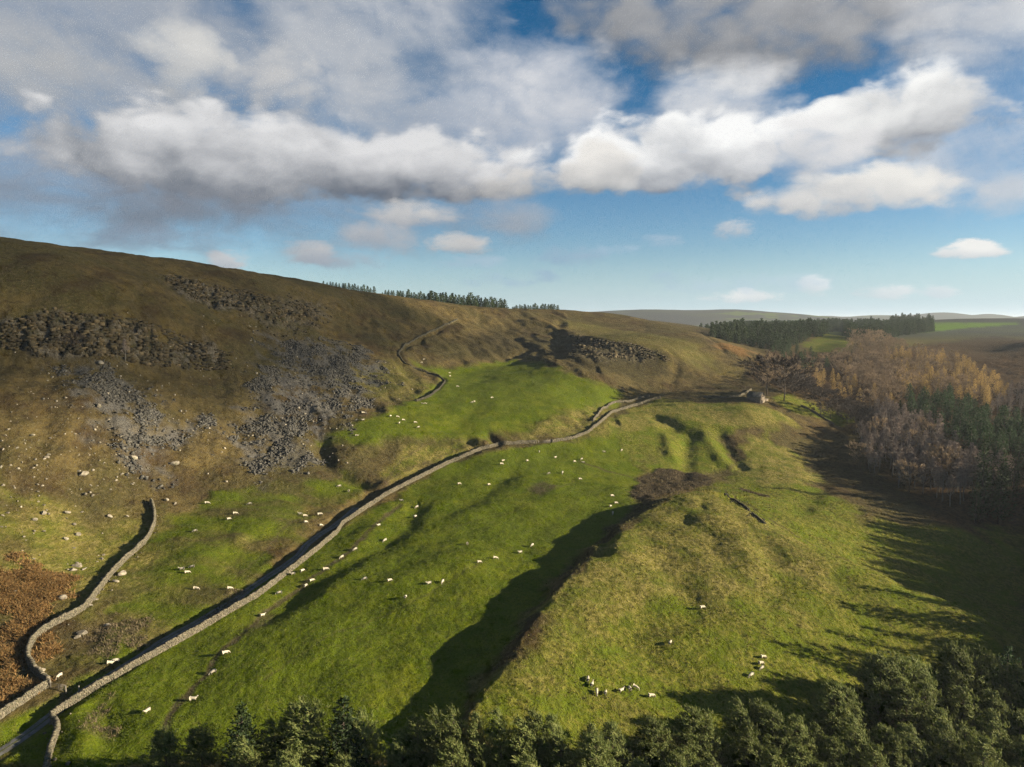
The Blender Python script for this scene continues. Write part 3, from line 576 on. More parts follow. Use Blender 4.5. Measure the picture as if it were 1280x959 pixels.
MAT = dict(
 wall_stone=islands('gritstone', [(.07, .060, .045), (.14, .118, .082), (.105, .096, .07), (.20, .17, .12), (.09, .085, .05)]),
 shaded_stone=islands('shaded_gritstone', [(.035, .032, .022), (.07, .062, .045), (.05, .05, .03)]),  # gritstone darkened in its colour to stand for the terrace wall's shade
 wall_core=mottled('wall_hearting', [(.10, .085, .062), (.19, .16, .115), (.08, .085, .04)], 2.2, bump=.06),
 lane=mottled('worn_tarmac', [(.10, .098, .092), (.16, .155, .145), (.12, .112, .095), (.06, .06, .05)], .8, bump=.01),
 verge=mottled('lane_centre_grass', [(.055, .07, .012), (.10, .10, .03)], 2),
 scree=islands('scree_stone', [(.030, .028, .025), (.058, .054, .048), (.09, .084, .073), (.046, .042, .036), (.13, .12, .10)]),
 crag=islands('crag_stone', [(.022, .018, .011), (.065, .048, .027), (.038, .031, .019), (.13, .098, .055), (.05, .04, .023), (.028, .023, .014)]),
 boulder=mottled('pale_gritstone', [(.14, .12, .09), (.27, .235, .175), (.085, .08, .05)], 1.4, bump=.08, rnd=.3),
 wood=mottled('weathered_wood', [(.16, .14, .11), (.26, .23, .19)], 4, bump=.01),
 wool=mottled('sheep_wool', [(.38, .33, .24), (.50, .45, .34), (.28, .24, .17)], 5, bump=.04, rnd=.12),
 face=mottled('sheep_face', [(.30, .26, .21), (.45, .40, .33)], 6), hoof=mottled('sheep_leg', [(.10, .085, .07), (.20, .17, .13)], 6),
 barn_wall=mottled('barn_stone', [(.12, .098, .072), (.19, .155, .112), (.085, .072, .055), (.24, .19, .14)], 1.6, bump=.05),
 barn_roof=mottled('stone_slates', [(.075, .072, .070), (.13, .125, .115), (.09, .095, .06)], 1.2, bump=.03),
 dark=mottled('dark_opening', [(.010, .009, .008), (.018, .016, .014)], 2),
 iron=mottled('gate_metal', [(.18, .17, .16), (.28, .27, .26)], 5, rough=.6),
)

# ------------------------------------------------------------------ dry stone walls
def resample(L, step):
    d = np.r_[0, np.cumsum(np.hypot(*np.diff(L[:, :2], axis=0).T))]; n = max(2, int(d[-1] / step) + 1); q = np.linspace(0, d[-1], n)
    X = np.interp(q, d, L[:, 0]); Y = np.interp(q, d, L[:, 1]); k = np.array([1, 2, 3, 2, 1]) / 9.0
    if n > 8: X[2:-2] = np.convolve(X, k, 'valid'); Y[2:-2] = np.convolve(Y, k, 'valid')
    return np.c_[X, Y, hgt(X, Y)]
def stones(c, size, ang, jit=.16):            # irregular blocks: c (n,3), size (n,3), ang (n)
    n = len(c); V = BOX8[None] * size[:, None] * (1 + RNG.uniform(-jit, jit, (n, 8, 3)) * 1.6)
    ti = RNG.uniform(-.22, .22, n); cz, sz = np.cos(ti), np.sin(ti)
    V = np.stack([V[..., 0] * cz[:, None] - V[..., 2] * sz[:, None], V[..., 1], V[..., 0] * sz[:, None] + V[..., 2] * cz[:, None]], -1)
    ca, sa = np.cos(ang)[:, None], np.sin(ang)[:, None]
    return np.stack([V[..., 0] * ca - V[..., 1] * sa, V[..., 0] * sa + V[..., 1] * ca, V[..., 2]], -1) + c[:, None]
def wall(pl, label, h=1.45, t0=.85, t1=.55, step=.6, st=.42, ruin=0.0, group=None, stone='wall_stone'):
    L = resample(line(pl, 6), step); n = len(L)
    T = np.gradient(L[:, :2], axis=0); T /= np.hypot(T[:, 0], T[:, 1])[:, None] + 1e-9; N = np.c_[-T[:, 1], T[:, 0]]
    s_ = np.arange(n) * step; hh = h * (1 + .16 * gnoise(s_ / 4, s_ * 0, 11) + .12 * gnoise(s_ / 1.1, s_ * 0 + 3, 12) - .35 * np.clip(gnoise(s_ / 9, s_ * 0 + 7, 14) - .35, 0, 1) * 2)
    if ruin: hh = hh * np.clip(1 - ruin * (0.5 + 1.2 * gnoise(s_ / 5, s_ * 0 + 9, 13)), .25, 1.05)
    root = empty('drystone_wall', (L[0, 0], L[0, 1], L[0, 2] + Z0)); O = L[0] + 0; tag(root, label, 'wall', group)
    b = MB(); w0, w1 = t0 / 2 - .07, t1 / 2 - .05
    V = np.stack([np.c_[L[:, :2] + N * w0, L[:, 2] - .5], np.c_[L[:, :2] + N * w1, L[:, 2] + hh - .12], np.c_[L[:, :2] - N * w1, L[:, 2] + hh - .12], np.c_[L[:, :2] - N * w0, L[:, 2] - .5]], 1) - O
    F = [(i * 4 + k, i * 4 + k + 1, i * 4 + k + 5, i * 4 + k + 4) for i in range(n - 1) for k in range(3)] + [(3, 2, 1, 0), (n * 4 - 4, n * 4 - 3, n * 4 - 2, n * 4 - 1)]
    b.add(V, F); b.build('wall_core', MAT['wall_core'], root)
    def at(q):                                 # position along the wall
        f = np.clip(q / step, 0, n - 1.001); i = f.astype(int); u = (f - i)[:, None]
        return L[i] * (1 - u) + L[i + 1] * u, N[i], hh[i], np.arctan2(T[i, 1], T[i, 0])
    tot = (n - 1) * step; face = MB(); nc = max(3, int(h / (st * .62)))
    for side in (-1, 1):
        for c in range(nc):
            q = np.arange(RNG.uniform(0, st), tot, st); q = q + RNG.uniform(-.1, .1, len(q)); P, Nn, H, A = at(np.clip(q, 0, tot)); fr = (c + .5) / nc
            off = (t0 * (1 - fr) + t1 * fr) / 2 - .03
            C = np.c_[P[:, :2] + Nn * side * (off + RNG.uniform(-.04, .05, len(q)))[:, None], P[:, 2] + (H - .12) * fr + RNG.uniform(-.03, .03, len(q))] - O
            S = np.c_[st * RNG.uniform(.65, 1.15, len(q)), RNG.uniform(.16, .26, len(q)), (H / nc) * RNG.uniform(.75, 1.05, len(q))]
            face.many(stones(C, S, A), BOXF)
    face.build('wall_stones', MAT[stone], root)['kind'] = 'stuff'
    cs = st * .62; q = np.arange(0, tot, cs); P, Nn, H, A = at(q + RNG.uniform(-.05, .05, len(q)))
    C = np.c_[P[:, :2] + Nn * RNG.uniform(-.05, .05, len(q))[:, None], P[:, 2] + H - .06 + RNG.uniform(-.05, .05, len(q))] - O
    S = np.c_[cs * RNG.uniform(.6, 1.0, len(q)), t1 * RNG.uniform(.85, 1.25, len(q)), RNG.uniform(.22, .40, len(q))]
    cop = MB(); cop.many(stones(C, S, A + RNG.uniform(-.15, .15, len(q)), .2), BOXF); cop.build('coping_stones', MAT[stone], root)['kind'] = 'stuff'
    if ruin:
        m = int(tot * ruin * 3); q = RNG.uniform(0, tot, m); P, Nn, H, A = at(q); off = RNG.normal(0, 1.5, m); X = P[:, :2] + Nn * off[:, None]
        C = np.c_[X, hgt(X[:, 0], X[:, 1]) + .05] - O; k = RNG.uniform(.25, .6, (m, 1)); tb = MB(); tb.many(stones(C, k * RNG.uniform(.6, 1.1, (m, 3)), RNG.uniform(0, 6, m)), BOXF)
        tb.build('fallen_stones', MAT[stone], root)['kind'] = 'stuff'
    return root
wall([(64,899),(72,893),(100,874),(150,845),(200,816),(250,788),(300,758),(322,746),(350,724),(380,701),(402,683),(420,668),(428,656),(450,641),(480,621),(520,600),(560,580),(600,563),(625,556.5),(650,555),(671,554)],
     'long dry stone wall running beside the lane up the middle of the valley', 1.55)
wall([(690,553),(715,549),(735,541),(750,529),(765,516),(780,511.5),(800,505.5),(815,500),(826,498)], 'upper dry stone wall curving past the sunken lane to the knolls', 1.4, step=.8, st=.6)
wall([(189,628),(193,640),(193,655),(186,671),(178,682),(160,697),(142,715),(129,731),(119,744),(106,761),(90,771),(70,780),(55,789),(42,800),(36,811),(34,823),(42,838),(52,848),(61,855)],
     'winding dry stone wall between the rusty bracken and the small enclosure', 1.6, .95, .6, ruin=.16)
wall([(61,857),(40,871),(20,884),(0,898),(-35,922)], 'short straight dry stone wall leaving the bottom left corner by the gate', 1.5)
wall([(66,900),(73,910),(68,925),(62,942),(58,960),(55,990)], 'crooked dry stone wall dropping from the lane corner to the bottom edge', 1.35, ruin=.2)
wall([(906,618),(918,625),(930,633),(942,644),(956,655)], 'low tumbled dry stone wall behind the shoulder of the mound', .6, .9, .6, .8, .5, ruin=.5, stone='shaded_stone')
wall([(572,400),(545,412),(520,424),(504,434),(497.5,444),(505,454),(525,463),(545,469.5),(557,477),(549,487),(535,497),(520,502)], 'dark dry stone wall wriggling along the upper edge of the terrace pasture', 1.15, step=1.6, st=1.2, stone='shaded_stone')
wall([(741,527),(753,511),(768,503.5),(785,503),(800,498),(812,496)], 'far side dry stone wall of the sunken lane above the terrace corner', 1.2, step=1.2, st=.9)
wall([(880,497),(905,497.5),(925,496),(939,488)], 'low dry stone wall curving towards the barn under the moor slope', 1.2, step=1.4, st=1.1)
wall([(1001,508),(1015,514),(1030,524),(1042,531)], 'field wall crossing the small green paddock below the barn', 1.1, step=1.2, st=.9)

# ------------------------------------------------------------------ lane: tarmac strip with a worn grass crown
def ribbon(name, L, half, z, mat, wob=.12):
    T = np.gradient(L[:, :2], axis=0); T /= np.hypot(T[:, 0], T[:, 1])[:, None]; N = np.c_[-T[:, 1], T[:, 0]]; s_ = np.arange(len(L)) * 1.0
    b = MB(); V = []
    for k in range(5):
        u = -1 + k * .5; w = half * u + (wob * gnoise(s_ / 2.5, s_ * 0 + k, 33) if k in (0, 4) else 0)
        X = L[:, :2] + N * np.broadcast_to(w, len(L))[:, None]; V.append(np.c_[X, hgt(X[:, 0], X[:, 1]) + z - (.05 if k in (0, 4) else 0) + Z0])
    V = np.stack(V, 1); F = [(i * 5 + k, i * 5 + k + 1, i * 5 + k + 6, i * 5 + k + 5)[::-1] for i in range(len(L) - 1) for k in range(4)]
    b.add(V, F); o = b.build(name, mat, smooth=True); o['kind'] = 'structure'; return o
LN = resample(LANE, 1.0)
LN = LN[:int(len(LN) * .62)]
ribbon('lane', LN, 1.25, .07, MAT['lane']); ribbon('lane_verge', LN, .22, .085, MAT['verge'], .1)

# ------------------------------------------------------------------ gates and posts
def post(px, py, h, label, cat='post'):
    p = hit(px, py); o = empty('gate_post', (p[0], p[1], p[2] + Z0)); tag(o, label, cat, 'gate posts by the lane')
    b = MB(); b.box((0, 0, h / 2 - .2), (.2, .2, h + .4), .3, jit=.015); b.build('shaft', MAT['wood'], o)
    b = MB(); b.add([(-.11, -.11, h), (.11, -.11, h), (.11, .11, h), (-.11, .11, h), (0, 0, h + .09)], [(0, 1, 4), (1, 2, 4), (2, 3, 4), (3, 0, 4)]); b.build('post_cap', MAT['wood'], o); return p
def gate(p, q, label, h=1.25):
    d = math.hypot(q[0] - p[0], q[1] - p[1]); a = math.atan2(q[1] - p[1], q[0] - p[0]); o = empty('field_gate', (p[0], p[1], (p[2] + q[2]) / 2 + Z0 + .12), a); tag(o, label, 'gate')
    for k in range(5):
        b = MB(); b.box((d / 2, 0, .1 + k * (h - .1) / 4), (d - .25, .035, .09)); b.build('rail', MAT['wood'], o)
    for x in (.15, d / 2, d - .15):
        b = MB(); b.box((x, .035, h / 2), (.09, .035, h)); b.build('stile', MAT['wood'], o)
    b = MB(); L = math.hypot(d - .3, h - .2); an = math.atan2(h - .2, d - .3)
    V = BOX8 * np.array((L, .03, .08)); V = np.c_[V[:, 0] * math.cos(an) - V[:, 2] * math.sin(an), V[:, 1] - .04, V[:, 0] * math.sin(an) + V[:, 2] * math.cos(an)] + np.array((d / 2, 0, h / 2)); b.add(V, BOXF); b.build('brace', MAT['wood'], o)
a = post(63, 859, 1.7, 'left wooden gate post at the end of the short wall'); b_ = post(82.5, 867, 1.7, 'middle wooden gate post on the edge of the lane'); post(99, 866, 1.5, 'wooden gate post against the long lane wall')
gate(a, b_, 'closed wooden five bar gate between the two walls beside the lane')
a = post(673, 554, 1.5, 'dark gate post at the gap in the wall below the terrace'); b_ = post(688, 553.5, 1.5, 'dark gate post at the upper side of the wall gap')
gate(a, b_, 'dark field gate closing the gap in the wall below the terrace')
# ------------------------------------------------------------------ trees
def foliage(name, cols, rnd=.25, trans=0.0):
    m, t, b = material(name); g = t.new('ShaderNodeNewGeometry'); oi = t.new('ShaderNodeObjectInfo')
    c = t.ramp(g.outputs['Random Per Island'], [(i / (len(cols) - 1), k) for i, k in enumerate(cols)])
    k = t.m('ADD', 1 - rnd, t.m('MULTIPLY', oi.outputs['Random'], 2 * rnd)); c = t.mix(1.0, c, t.xyz(k, k, k), 'MULTIPLY')
    t.put(b.inputs['Base Color'], c); b.inputs['Roughness'].default_value = .7; b.inputs['Specular IOR Level'].default_value = .12
    if trans:
        tr = t.new('ShaderNodeBsdfTranslucent'); t.put(tr.inputs[0], c); mx = t.new('ShaderNodeMixShader'); mx.inputs[0].default_value = trans
        t.l.new(b.outputs[0], mx.inputs[1]); t.l.new(tr.outputs[0], mx.inputs[2]); t.l.new(mx.outputs[0], t.n['Material Output'].inputs[0])
    return m
MAT.update(
 bark=mottled('grey_brown_bark', [(.07, .055, .042), (.13, .105, .08)], 3), pale_bark=mottled('pale_birch_bark', [(.16, .14, .12), (.28, .26, .23)], 3),
 pine=foliage('pine_needles', [(.066, .088, .022), (.100, .126, .032), (.138, .156, .046), (.182, .186, .066)], .2, .3),
 spruce=foliage('spruce_needles', [(.024, .042, .016), (.040, .060, .022), (.058, .078, .030)], .2, .2),
 dark_pine=foliage('dark_pine_needles', [(.026, .050, .020), (.042, .072, .028), (.064, .092, .036)], .25, .2),
 larch=foliage('golden_larch_needles', [(.34, .225, .07), (.44, .31, .11), (.30, .20, .08)], .25, .3),
 twigs=foliage('bare_twigs', [(.17, .132, .105), (.25, .20, .16), (.34, .28, .23)], .22),
 rust_twigs=foliage('russet_twigs', [(.22, .165, .105), (.30, .215, .12), (.25, .19, .135)], .25, .15),
 oak_twigs=foliage('dark_twigs', [(.050, .040, .032), (.082, .064, .048)], .2),
)
def rv(s=1.0): return Vector((random.gauss(0, s), random.gauss(0, s), random.gauss(0, s)))
def tris(mb, c, a, b, mi=0): mb.add([c, a, b], [(0, 1, 2)], mi)
class Tri:                                    # fast triangle soup, three or four corners per leaf
    def __init__(s): s.q = []
    def leaf(s, p, d, L, w, n=None):          # a pointed blade from p along d
        d = d.normalized(); n = n or rv(); side = d.cross(n)
        if side.length < 1e-4: side = d.orthogonal()
        side = side.normalized() * w; s.q.append((p - side * .4, p + d * L * .45 + side, p + d * L, p + d * L * .45 - side))
    def mb(s):
        m = MB(); m.many(np.array([[tuple(v) for v in q] for q in s.q]), [(0, 1, 2, 3)]); return m

def conifer(H, wid, whorls, per, clear, droop, plume, leafL, leafW, seed, lean=(0, 0), shoots=7, needles=5, taper=1.0, nl=0.62, ang=.42):
    """trunk mesh builder and crown soup of an evergreen: whorls of limbs, each limb carrying shoots of needle blades"""
    random.seed(seed); tk = MB(); cr = Tri(); top = Vector((random.uniform(-.3, .3) + lean[0] * .6, random.uniform(-.3, .3) + lean[1] * .6, H))
    P = [Vector((0, 0, -.6)), Vector((0, 0, H * .3)), top * .7 + Vector((.1, 0, 0)), top]
    tk.tube(P, [H * .016 + .06, H * .012 + .04, H * .007 + .02, .02], 6)
    for i in range(whorls):
        f = i / (whorls - 1); z = H * (clear + (1 - clear) * (f ** .92)) * .985
        base = Vector((top.x * z / H, top.y * z / H, z)); prof = ((1 - f) ** taper) * (.75 + .25 * min(1, f * 6)) + .05
        for k in range(per if f < .85 else max(3, per - 2)):
            a = 2 * math.pi * (k + random.uniform(-.35, .35)) / per + i * 2.4; R_ = wid * prof * random.uniform(.65, 1.15)
            up = droop + plume * f + random.uniform(-.1, .12); d = Vector((math.cos(a), math.sin(a), up)).normalized()
            tip = base + d * R_ + Vector((0, 0, .12 * R_ * plume)); mid = base + d * R_ * .55 - Vector((0, 0, .06 * R_ * (1 - plume)))
            if i % 2 == 0 and R_ > .7: tk.tube([base, mid, tip], [.035 + .01 * R_, .03, .012], 3, cap=False)
            ns = max(2, int(shoots * (R_ / wid + .15)))
            for s_ in range(ns):
                u = .22 + .78 * (s_ + random.random()) / ns; p = base.lerp(mid, u / .55) if u < .55 else mid.lerp(tip, (u - .55) / .45)
                p = p + rv(.10 + .05 * R_); out = (d * .7 + rv(.55) + Vector((lean[0] * .5, lean[1] * .5, .25 + plume * .9))).normalized()
                sl = random.uniform(.6, 1.15) * leafL
                face = (Vector((p.x - base.x, p.y - base.y, 0)).normalized() + Vector((0, 0, .45)))
                for n in range(needles):
                    q = p + out * sl * (n / needles) * .9; cr.leaf(q, out + rv(ang), sl * nl * random.uniform(.75, 1.25), leafW * random.uniform(.7, 1.3), face + rv(.45))
    for n in range(8): cr.leaf(top - Vector((0, 0, .25 * n * leafL)), Vector((0, 0, 1)) + rv(.3), leafL * .8, leafW)
    return tk, cr
def plumed_pine(H, wid, seed, whorls=13, per=6, lean=Vector((-.70, .1, .85))):
    """rounded pine: limbs that end in clumps of upswept sprays, gaps between the clumps"""
    random.seed(seed); tk = MB(); cr = Tri(); top = Vector((random.uniform(-.6, .2), random.uniform(-.3, .3), H))
    P = [Vector((0, 0, -.6)), Vector((.1, 0, H * .35)), top * .7, top - Vector((0, 0, .6))]; tk.tube(P, [H * .014 + .06, H * .011 + .04, H * .007 + .02, .03], 6)
    for i in range(whorls):
        f = i / (whorls - 1); z = H * (.22 + .76 * f); c = Vector((top.x * z / H, top.y * z / H, z)); prof = (max(0, 1 - f ** 1.35)) ** .8 * (.7 + .3 * min(1, f * 4)) + .10
        for k in range(per if f < .9 else 3):
            if random.random() < .08: continue
            a = 2 * math.pi * (k + random.uniform(-.4, .4)) / per + i * 2.4; r = wid * prof * random.uniform(.6, 1.15); d = Vector((math.cos(a), math.sin(a), .18 + .45 * f)); tip = c + d * r
            tk.tube([c, c + d * r * .5 - Vector((0, 0, .05 * r)), tip], [.05, .04, .015], 3, cap=False)
            for q in range(2 if r > 1.6 else 1):
                cc = c.lerp(tip, 1.0 - .42 * q) + rv(.12); R_ = random.uniform(.55, .95) * (1 if q == 0 else .8)
                for s_ in range(15):
                    o = rv(.5); o.z = abs(o.z) * .7; p = cc + o * R_; up = (lean + rv(.30) + Vector((d.x, d.y, 0)) * .35).normalized(); out = (p - c).normalized() + Vector((0, 0, .35))
                    for n in range(5): cr.leaf(p + up * .16 * n, up + rv(.34), random.uniform(.36, .72), random.uniform(.05, .085), out + rv(.4))
    for n in range(14): cr.leaf(top + rv(.2) - Vector((0, 0, .3)), lean + rv(.3), .7, .09)
    return tk, cr
def bare(H, spread, seed, limbs=9, depth=3, twigs=3, tw=.035, tL=1.3, up=.9, start=.28, crown_round=0.0, leafy=0):
    """a leafless broadleaf: forked limbs down to twig blades"""
    random.seed(seed); tk = MB(); cr = Tri(); lf = Tri()
    top = Vector((random.uniform(-.6, .6), random.uniform(-.6, .6), H * .97)); pts_ = [Vector((0, 0, -.6)), Vector((random.uniform(-.2, .2), .1, H * .35)), top * .68 + rv(.15), top]
    r0 = H * .013 + .06; tk.tube(pts_, [r0, r0 * .7, r0 * .4, .02], 6)
    def trunk(f): 
        z = f * H; i = 0 if z < pts_[1].z else (1 if z < pts_[2].z else 2); a, b = pts_[i], pts_[i + 1]; return a.lerp(b, (z - a.z) / (b.z - a.z))
    def grow(p, d, L, r, lev):
        q = p + d * L * .5 + rv(.04 * L); e = q + (d + Vector((0, 0, .22 * up)) + rv(.14)).normalized() * L * .5
        if lev <= 1: tk.tube([p, q, e], [r, r * .7, r * .4], 4 if lev == 0 else 3, cap=False)
        else: cr.leaf(p, e - p, L, max(tw, r))
        if lev >= depth - 1:
            for k in range(twigs):
                u = random.uniform(.15, 1.0); b = p.lerp(e, u); dd = (d + rv(.5) + Vector((0, 0, .35 * up))).normalized(); cr.leaf(b, dd, tL * random.uniform(.5, 1.1), tw)
                for j in range(leafy): lf.leaf(b + dd * random.uniform(.1, .9) * tL + rv(.15), rv(), random.uniform(.25, .5), .14)
            return
        for k in range(4 if lev == 0 else 3):
            u = random.uniform(.3, 1.0); b = p.lerp(q, u * 2) if u < .5 else q.lerp(e, (u - .5) * 2); grow(b, (d + rv(.42) + Vector((0, 0, .25 * up))).normalized(), L * random.uniform(.42, .62), r * .45, lev + 1)
    for i in range(limbs):
        f = start + (.95 - start) * (i + random.random()) / limbs; a = i * 2.4 + random.uniform(-.4, .4); s_ = spread * (math.sin(math.pi * min(1, .18 + .8 * (f - start) / (1 - start))) ** .7 if crown_round else (1.08 - f))
        d = Vector((math.cos(a), math.sin(a), up * (.55 + f * .8))).normalized(); grow(trunk(f), d, max(1.2, s_ * random.uniform(.8, 1.2) * 1.25), r0 * .38 * (1.15 - f), 0)
    return tk, cr, lf
PROTO = {}
def proto(kind, i, tk, cr, tm, cm):
    PROTO.setdefault(kind, []).append((tk.mesh('trunk', tm, True), cr.mb().mesh('crown', cm)))
for i in range(5): proto('pine', i, *plumed_pine(16, 3.1 + .25 * i, 100 + i, 12 + i), MAT['bark'], MAT['pine'])
for i in range(2): proto('spruce_near', i, *conifer(19, 4.6, 30, 8, .06, -.04, .3, .85, .12, 200 + i, (0, 0), 10, 5, .9), MAT['bark'], MAT['spruce'])
for i in range(3): proto('spruce', i, *conifer(24, 4.0, 20, 6, .12, -.05, .3, 1.15, .17, 300 + i, (0, 0), 5, 3, .9), MAT['bark'], MAT['spruce'])
for i in range(3): proto('dark_pine', i, *conifer(16, 3.5, 13, 6, .25, .15, .6, 1.15, .20, 400 + i, (-.2, 0), 5, 3, .6), MAT['bark'], MAT['dark_pine'])
for i in range(3): proto('larch', i, *conifer(18, 4.0, 15, 7, .2, .05, .4, 1.1, .12, 500 + i, (0, 0), 5, 3, .58), MAT['bark'], MAT['larch'])
for i in range(2): proto('skyline', i, *conifer(13, 3.6, 12, 7, .04, -.02, .3, 1.5, .42, 600 + i, (0, 0), 5, 2, .85), MAT['bark'], MAT['spruce'])
for i in range(4): proto('birch', i, *bare(17, 4.2, 700 + i, 17, 3, 8, .048, 1.4, 1.25, .3)[:2], MAT['pale_bark'], MAT['twigs'])
for i in range(3): proto('rust', i, *bare(14, 4.6, 720 + i, 14, 3, 9, .095, 1.2, .9, .2, 1)[:2], MAT['bark'], MAT['rust_twigs'])
for i in range(3): proto('oak', i, *bare(12, 5.6, 740 + i, 17, 3, 13, .085, 1.3, .6, .2, 1)[:2], MAT['bark'], MAT['oak_twigs'])
random.seed(11)
KIND_NAME = dict(pine='pine_tree', spruce_near='spruce_tree', spruce='spruce_tree', dark_pine='pine_tree', larch='larch_tree', skyline='spruce_tree', birch='birch_tree', rust='beech_tree', oak='bare_tree')
PH = dict(pine=16, spruce_near=19, spruce=24, dark_pine=16, larch=18, skyline=13, birch=17, rust=14, oak=12)
def plant(kind, x, y, H, label, group, single=False, wide=1.0):
    z = float(hgt(x, y)); s = H / PH[kind]; tk, cr = random.choice(PROTO[kind]); r = random.uniform(0, 6.28)
    if kind == 'pine': r = random.uniform(-.5, .5)
    o = empty(KIND_NAME[kind], (x, y, z + Z0 - .2), r); o.scale = (s * wide, s * wide, s); tag(o, label, 'tree', group)
    for nm, me in (('trunk', tk), ('crown', cr)):
        c = bpy.data.objects.new(nm, me); COL.objects.link(c); c.parent = o
    return o
TF = np.linspace(40, 1400, 4000)
def tip_spot(px, py, H, far=False):           # where a tree of that height stands if its tip shows at that pixel
    d = ray(px, py); d = d / d[1]; P = TF[:, None] * d[None]; g = P[:, 2] - hgt(P[:, 0], P[:, 1]); k = np.argmax(g < H)
    return P[k] if g.min() < H else None
# ---- the plantation edge under the drone
NEAR = [ # tip pixel, height, kind, what sets it apart
 (205,915,11,'pine','small pine at the left end of the plantation edge beside the muddy sheep path'), (250,914,12,'pine','pine squeezed beside the tall dark spruce at the left end of the plantation'),
 (303,882,17,'spruce_near','tall dark spire spruce standing out at the left end of the plantation edge'), (345,905,13,'pine','pine in the dip between the two big dark spruces'),
 (378,882,16,'pine','ragged pine just left of the broad dark spruce'), (428,876,18,'spruce_near','broad dark spruce at the tip of the long mound shadow'), (458,896,14,'pine','pine leaning against the right flank of the broad dark spruce'),
 (505,921,13,'pine','low pine crown in the mouth of the mound shadow'), (523,899,15,'pine','slim pine poking up in the middle of the mound shadow'), (548,893,15,'pine','pine on the shadow edge under the nose of the mound'),
 (571,893,15,'pine','pine right below the sharp nose of the mound'), (597,899,14,'pine','pine just right of the nose of the mound'), (627,894,14.5,'pine','pine under the brown tussocks at the mound foot'),
 (656,902,14,'pine','low pine left of a pair under the mound foot'), (667,894,14.5,'pine','taller pine of a pair under the mound foot'), (692,898,14,'pine','round topped pine below the bare mound foot'),
 (742,912,14,'pine','bushy pine straight below the first sheep of the flock row'), (767,908,14,'pine','bushy pine straight below the middle of the flock row'), (816,901,15,'pine','pine below the last sheep of the flock row'),
 (828,905,14,'pine','pine tucked behind the crown below the flock row'), (865,889,16,'pine','big pine with swept shoots right of the flock row'), (886,894,15,'pine','pine crowding the right side of the big swept pine'),
 (929,880,15,'pine','pine standing apart in the shade below the four sheep'), (951,882,14,'pine','pine in the shade right below the four sheep'), (938,909,15,'pine','front pine below the four sheep on the mound'),
 (965,891,15,'pine','dark pine where the tree shadows begin'), (998,899,15,'pine','swept pine left of the tall twin topped pine'), (1044,857,18,'pine','tall pine in front of the round shadow on the slope'), (1057,862,17,'pine','second top of the tall pair below the round shadow'),
 (1101,824,20,'pine','left of three tall pines in the bottom right wood'), (1123,825,20,'pine','middle of three tall pines in the bottom right wood'), (1142,828,19,'pine','right of three tall pines in the bottom right wood'),
 (1192,811,21,'pine','tallest pine of the bottom right wood'), (1206,815,20,'pine','pine shoulder to shoulder with the tallest pine'), (1228,816,20,'pine','pine leaning out at the far corner of the bottom right wood'),
 (1260,811,19,'dark_pine','dark round pine at the right edge behind the plantation corner'), (1272,836,18,'pine','pine at the right frame edge above the plantation'), (1243,868,17,'pine','shaggy pine below the leaning corner pine'),
 (1158,858,18,'pine','pine filling the gap below the tallest pine'), (1275,896,17,'pine','front pine at the right edge of the plantation'), (1042,925,15,'pine','front pine with a pale trunk below the twin tops'), (1206,911,16,'pine','front pine low in the bottom right corner'),
 (1000,935,14,'pine','low front pine left of the bare reddish bush'),
]
for (px, py, H, kind, lab) in NEAR:
    p = tip_spot(px, py, H)
    if p is not None: plant(kind, p[0], p[1], H, lab, 'plantation trees along the bottom of the view', wide=random.uniform(1.1, 1.35) if px < 520 else random.uniform(.85, 1.15))
p = tip_spot(1112, 905, 9); plant('rust', p[0], p[1], 9, 'leafless reddish bush among the green pines at bottom right', 'plantation trees along the bottom of the view', wide=.9)
# second rank whose tops fill the bottom edge, and the belt that goes on to the right outside the frame
used = []; RANK = []; SKYROW = []
for k in range(700):
    x, y = random.uniform(-62, 150), random.uniform(62, 150); z = float(hgt(x, y)); H = random.uniform(11, 15.5) + 3.5 * max(0, min(1, (x - 50) / 40)); u, v = to_px((x, y, z + H)); u, v = float(u), float(v)
    lim = np.interp(u, [150, 230, 300, 440, 520, 900, 960, 1040, 1100, 1200, 1400], [948, 935, 925, 915, 925, 915, 925, 905, 868, 845, 845])
    if v < lim or v > 1130 or u < 200 or u > 1420 or any((x - a) ** 2 + (y - b) ** 2 < 24 for a, b in used): continue
    used.append((x, y)); RANK.append((plant('pine', x, y, H, 'green pine in the crowded second rank of the plantation along the bottom' if u < 1280 else 'pine of the plantation belt past the right edge', 'plantation trees of the second rank', wide=random.uniform(.85, 1.2)), 1))

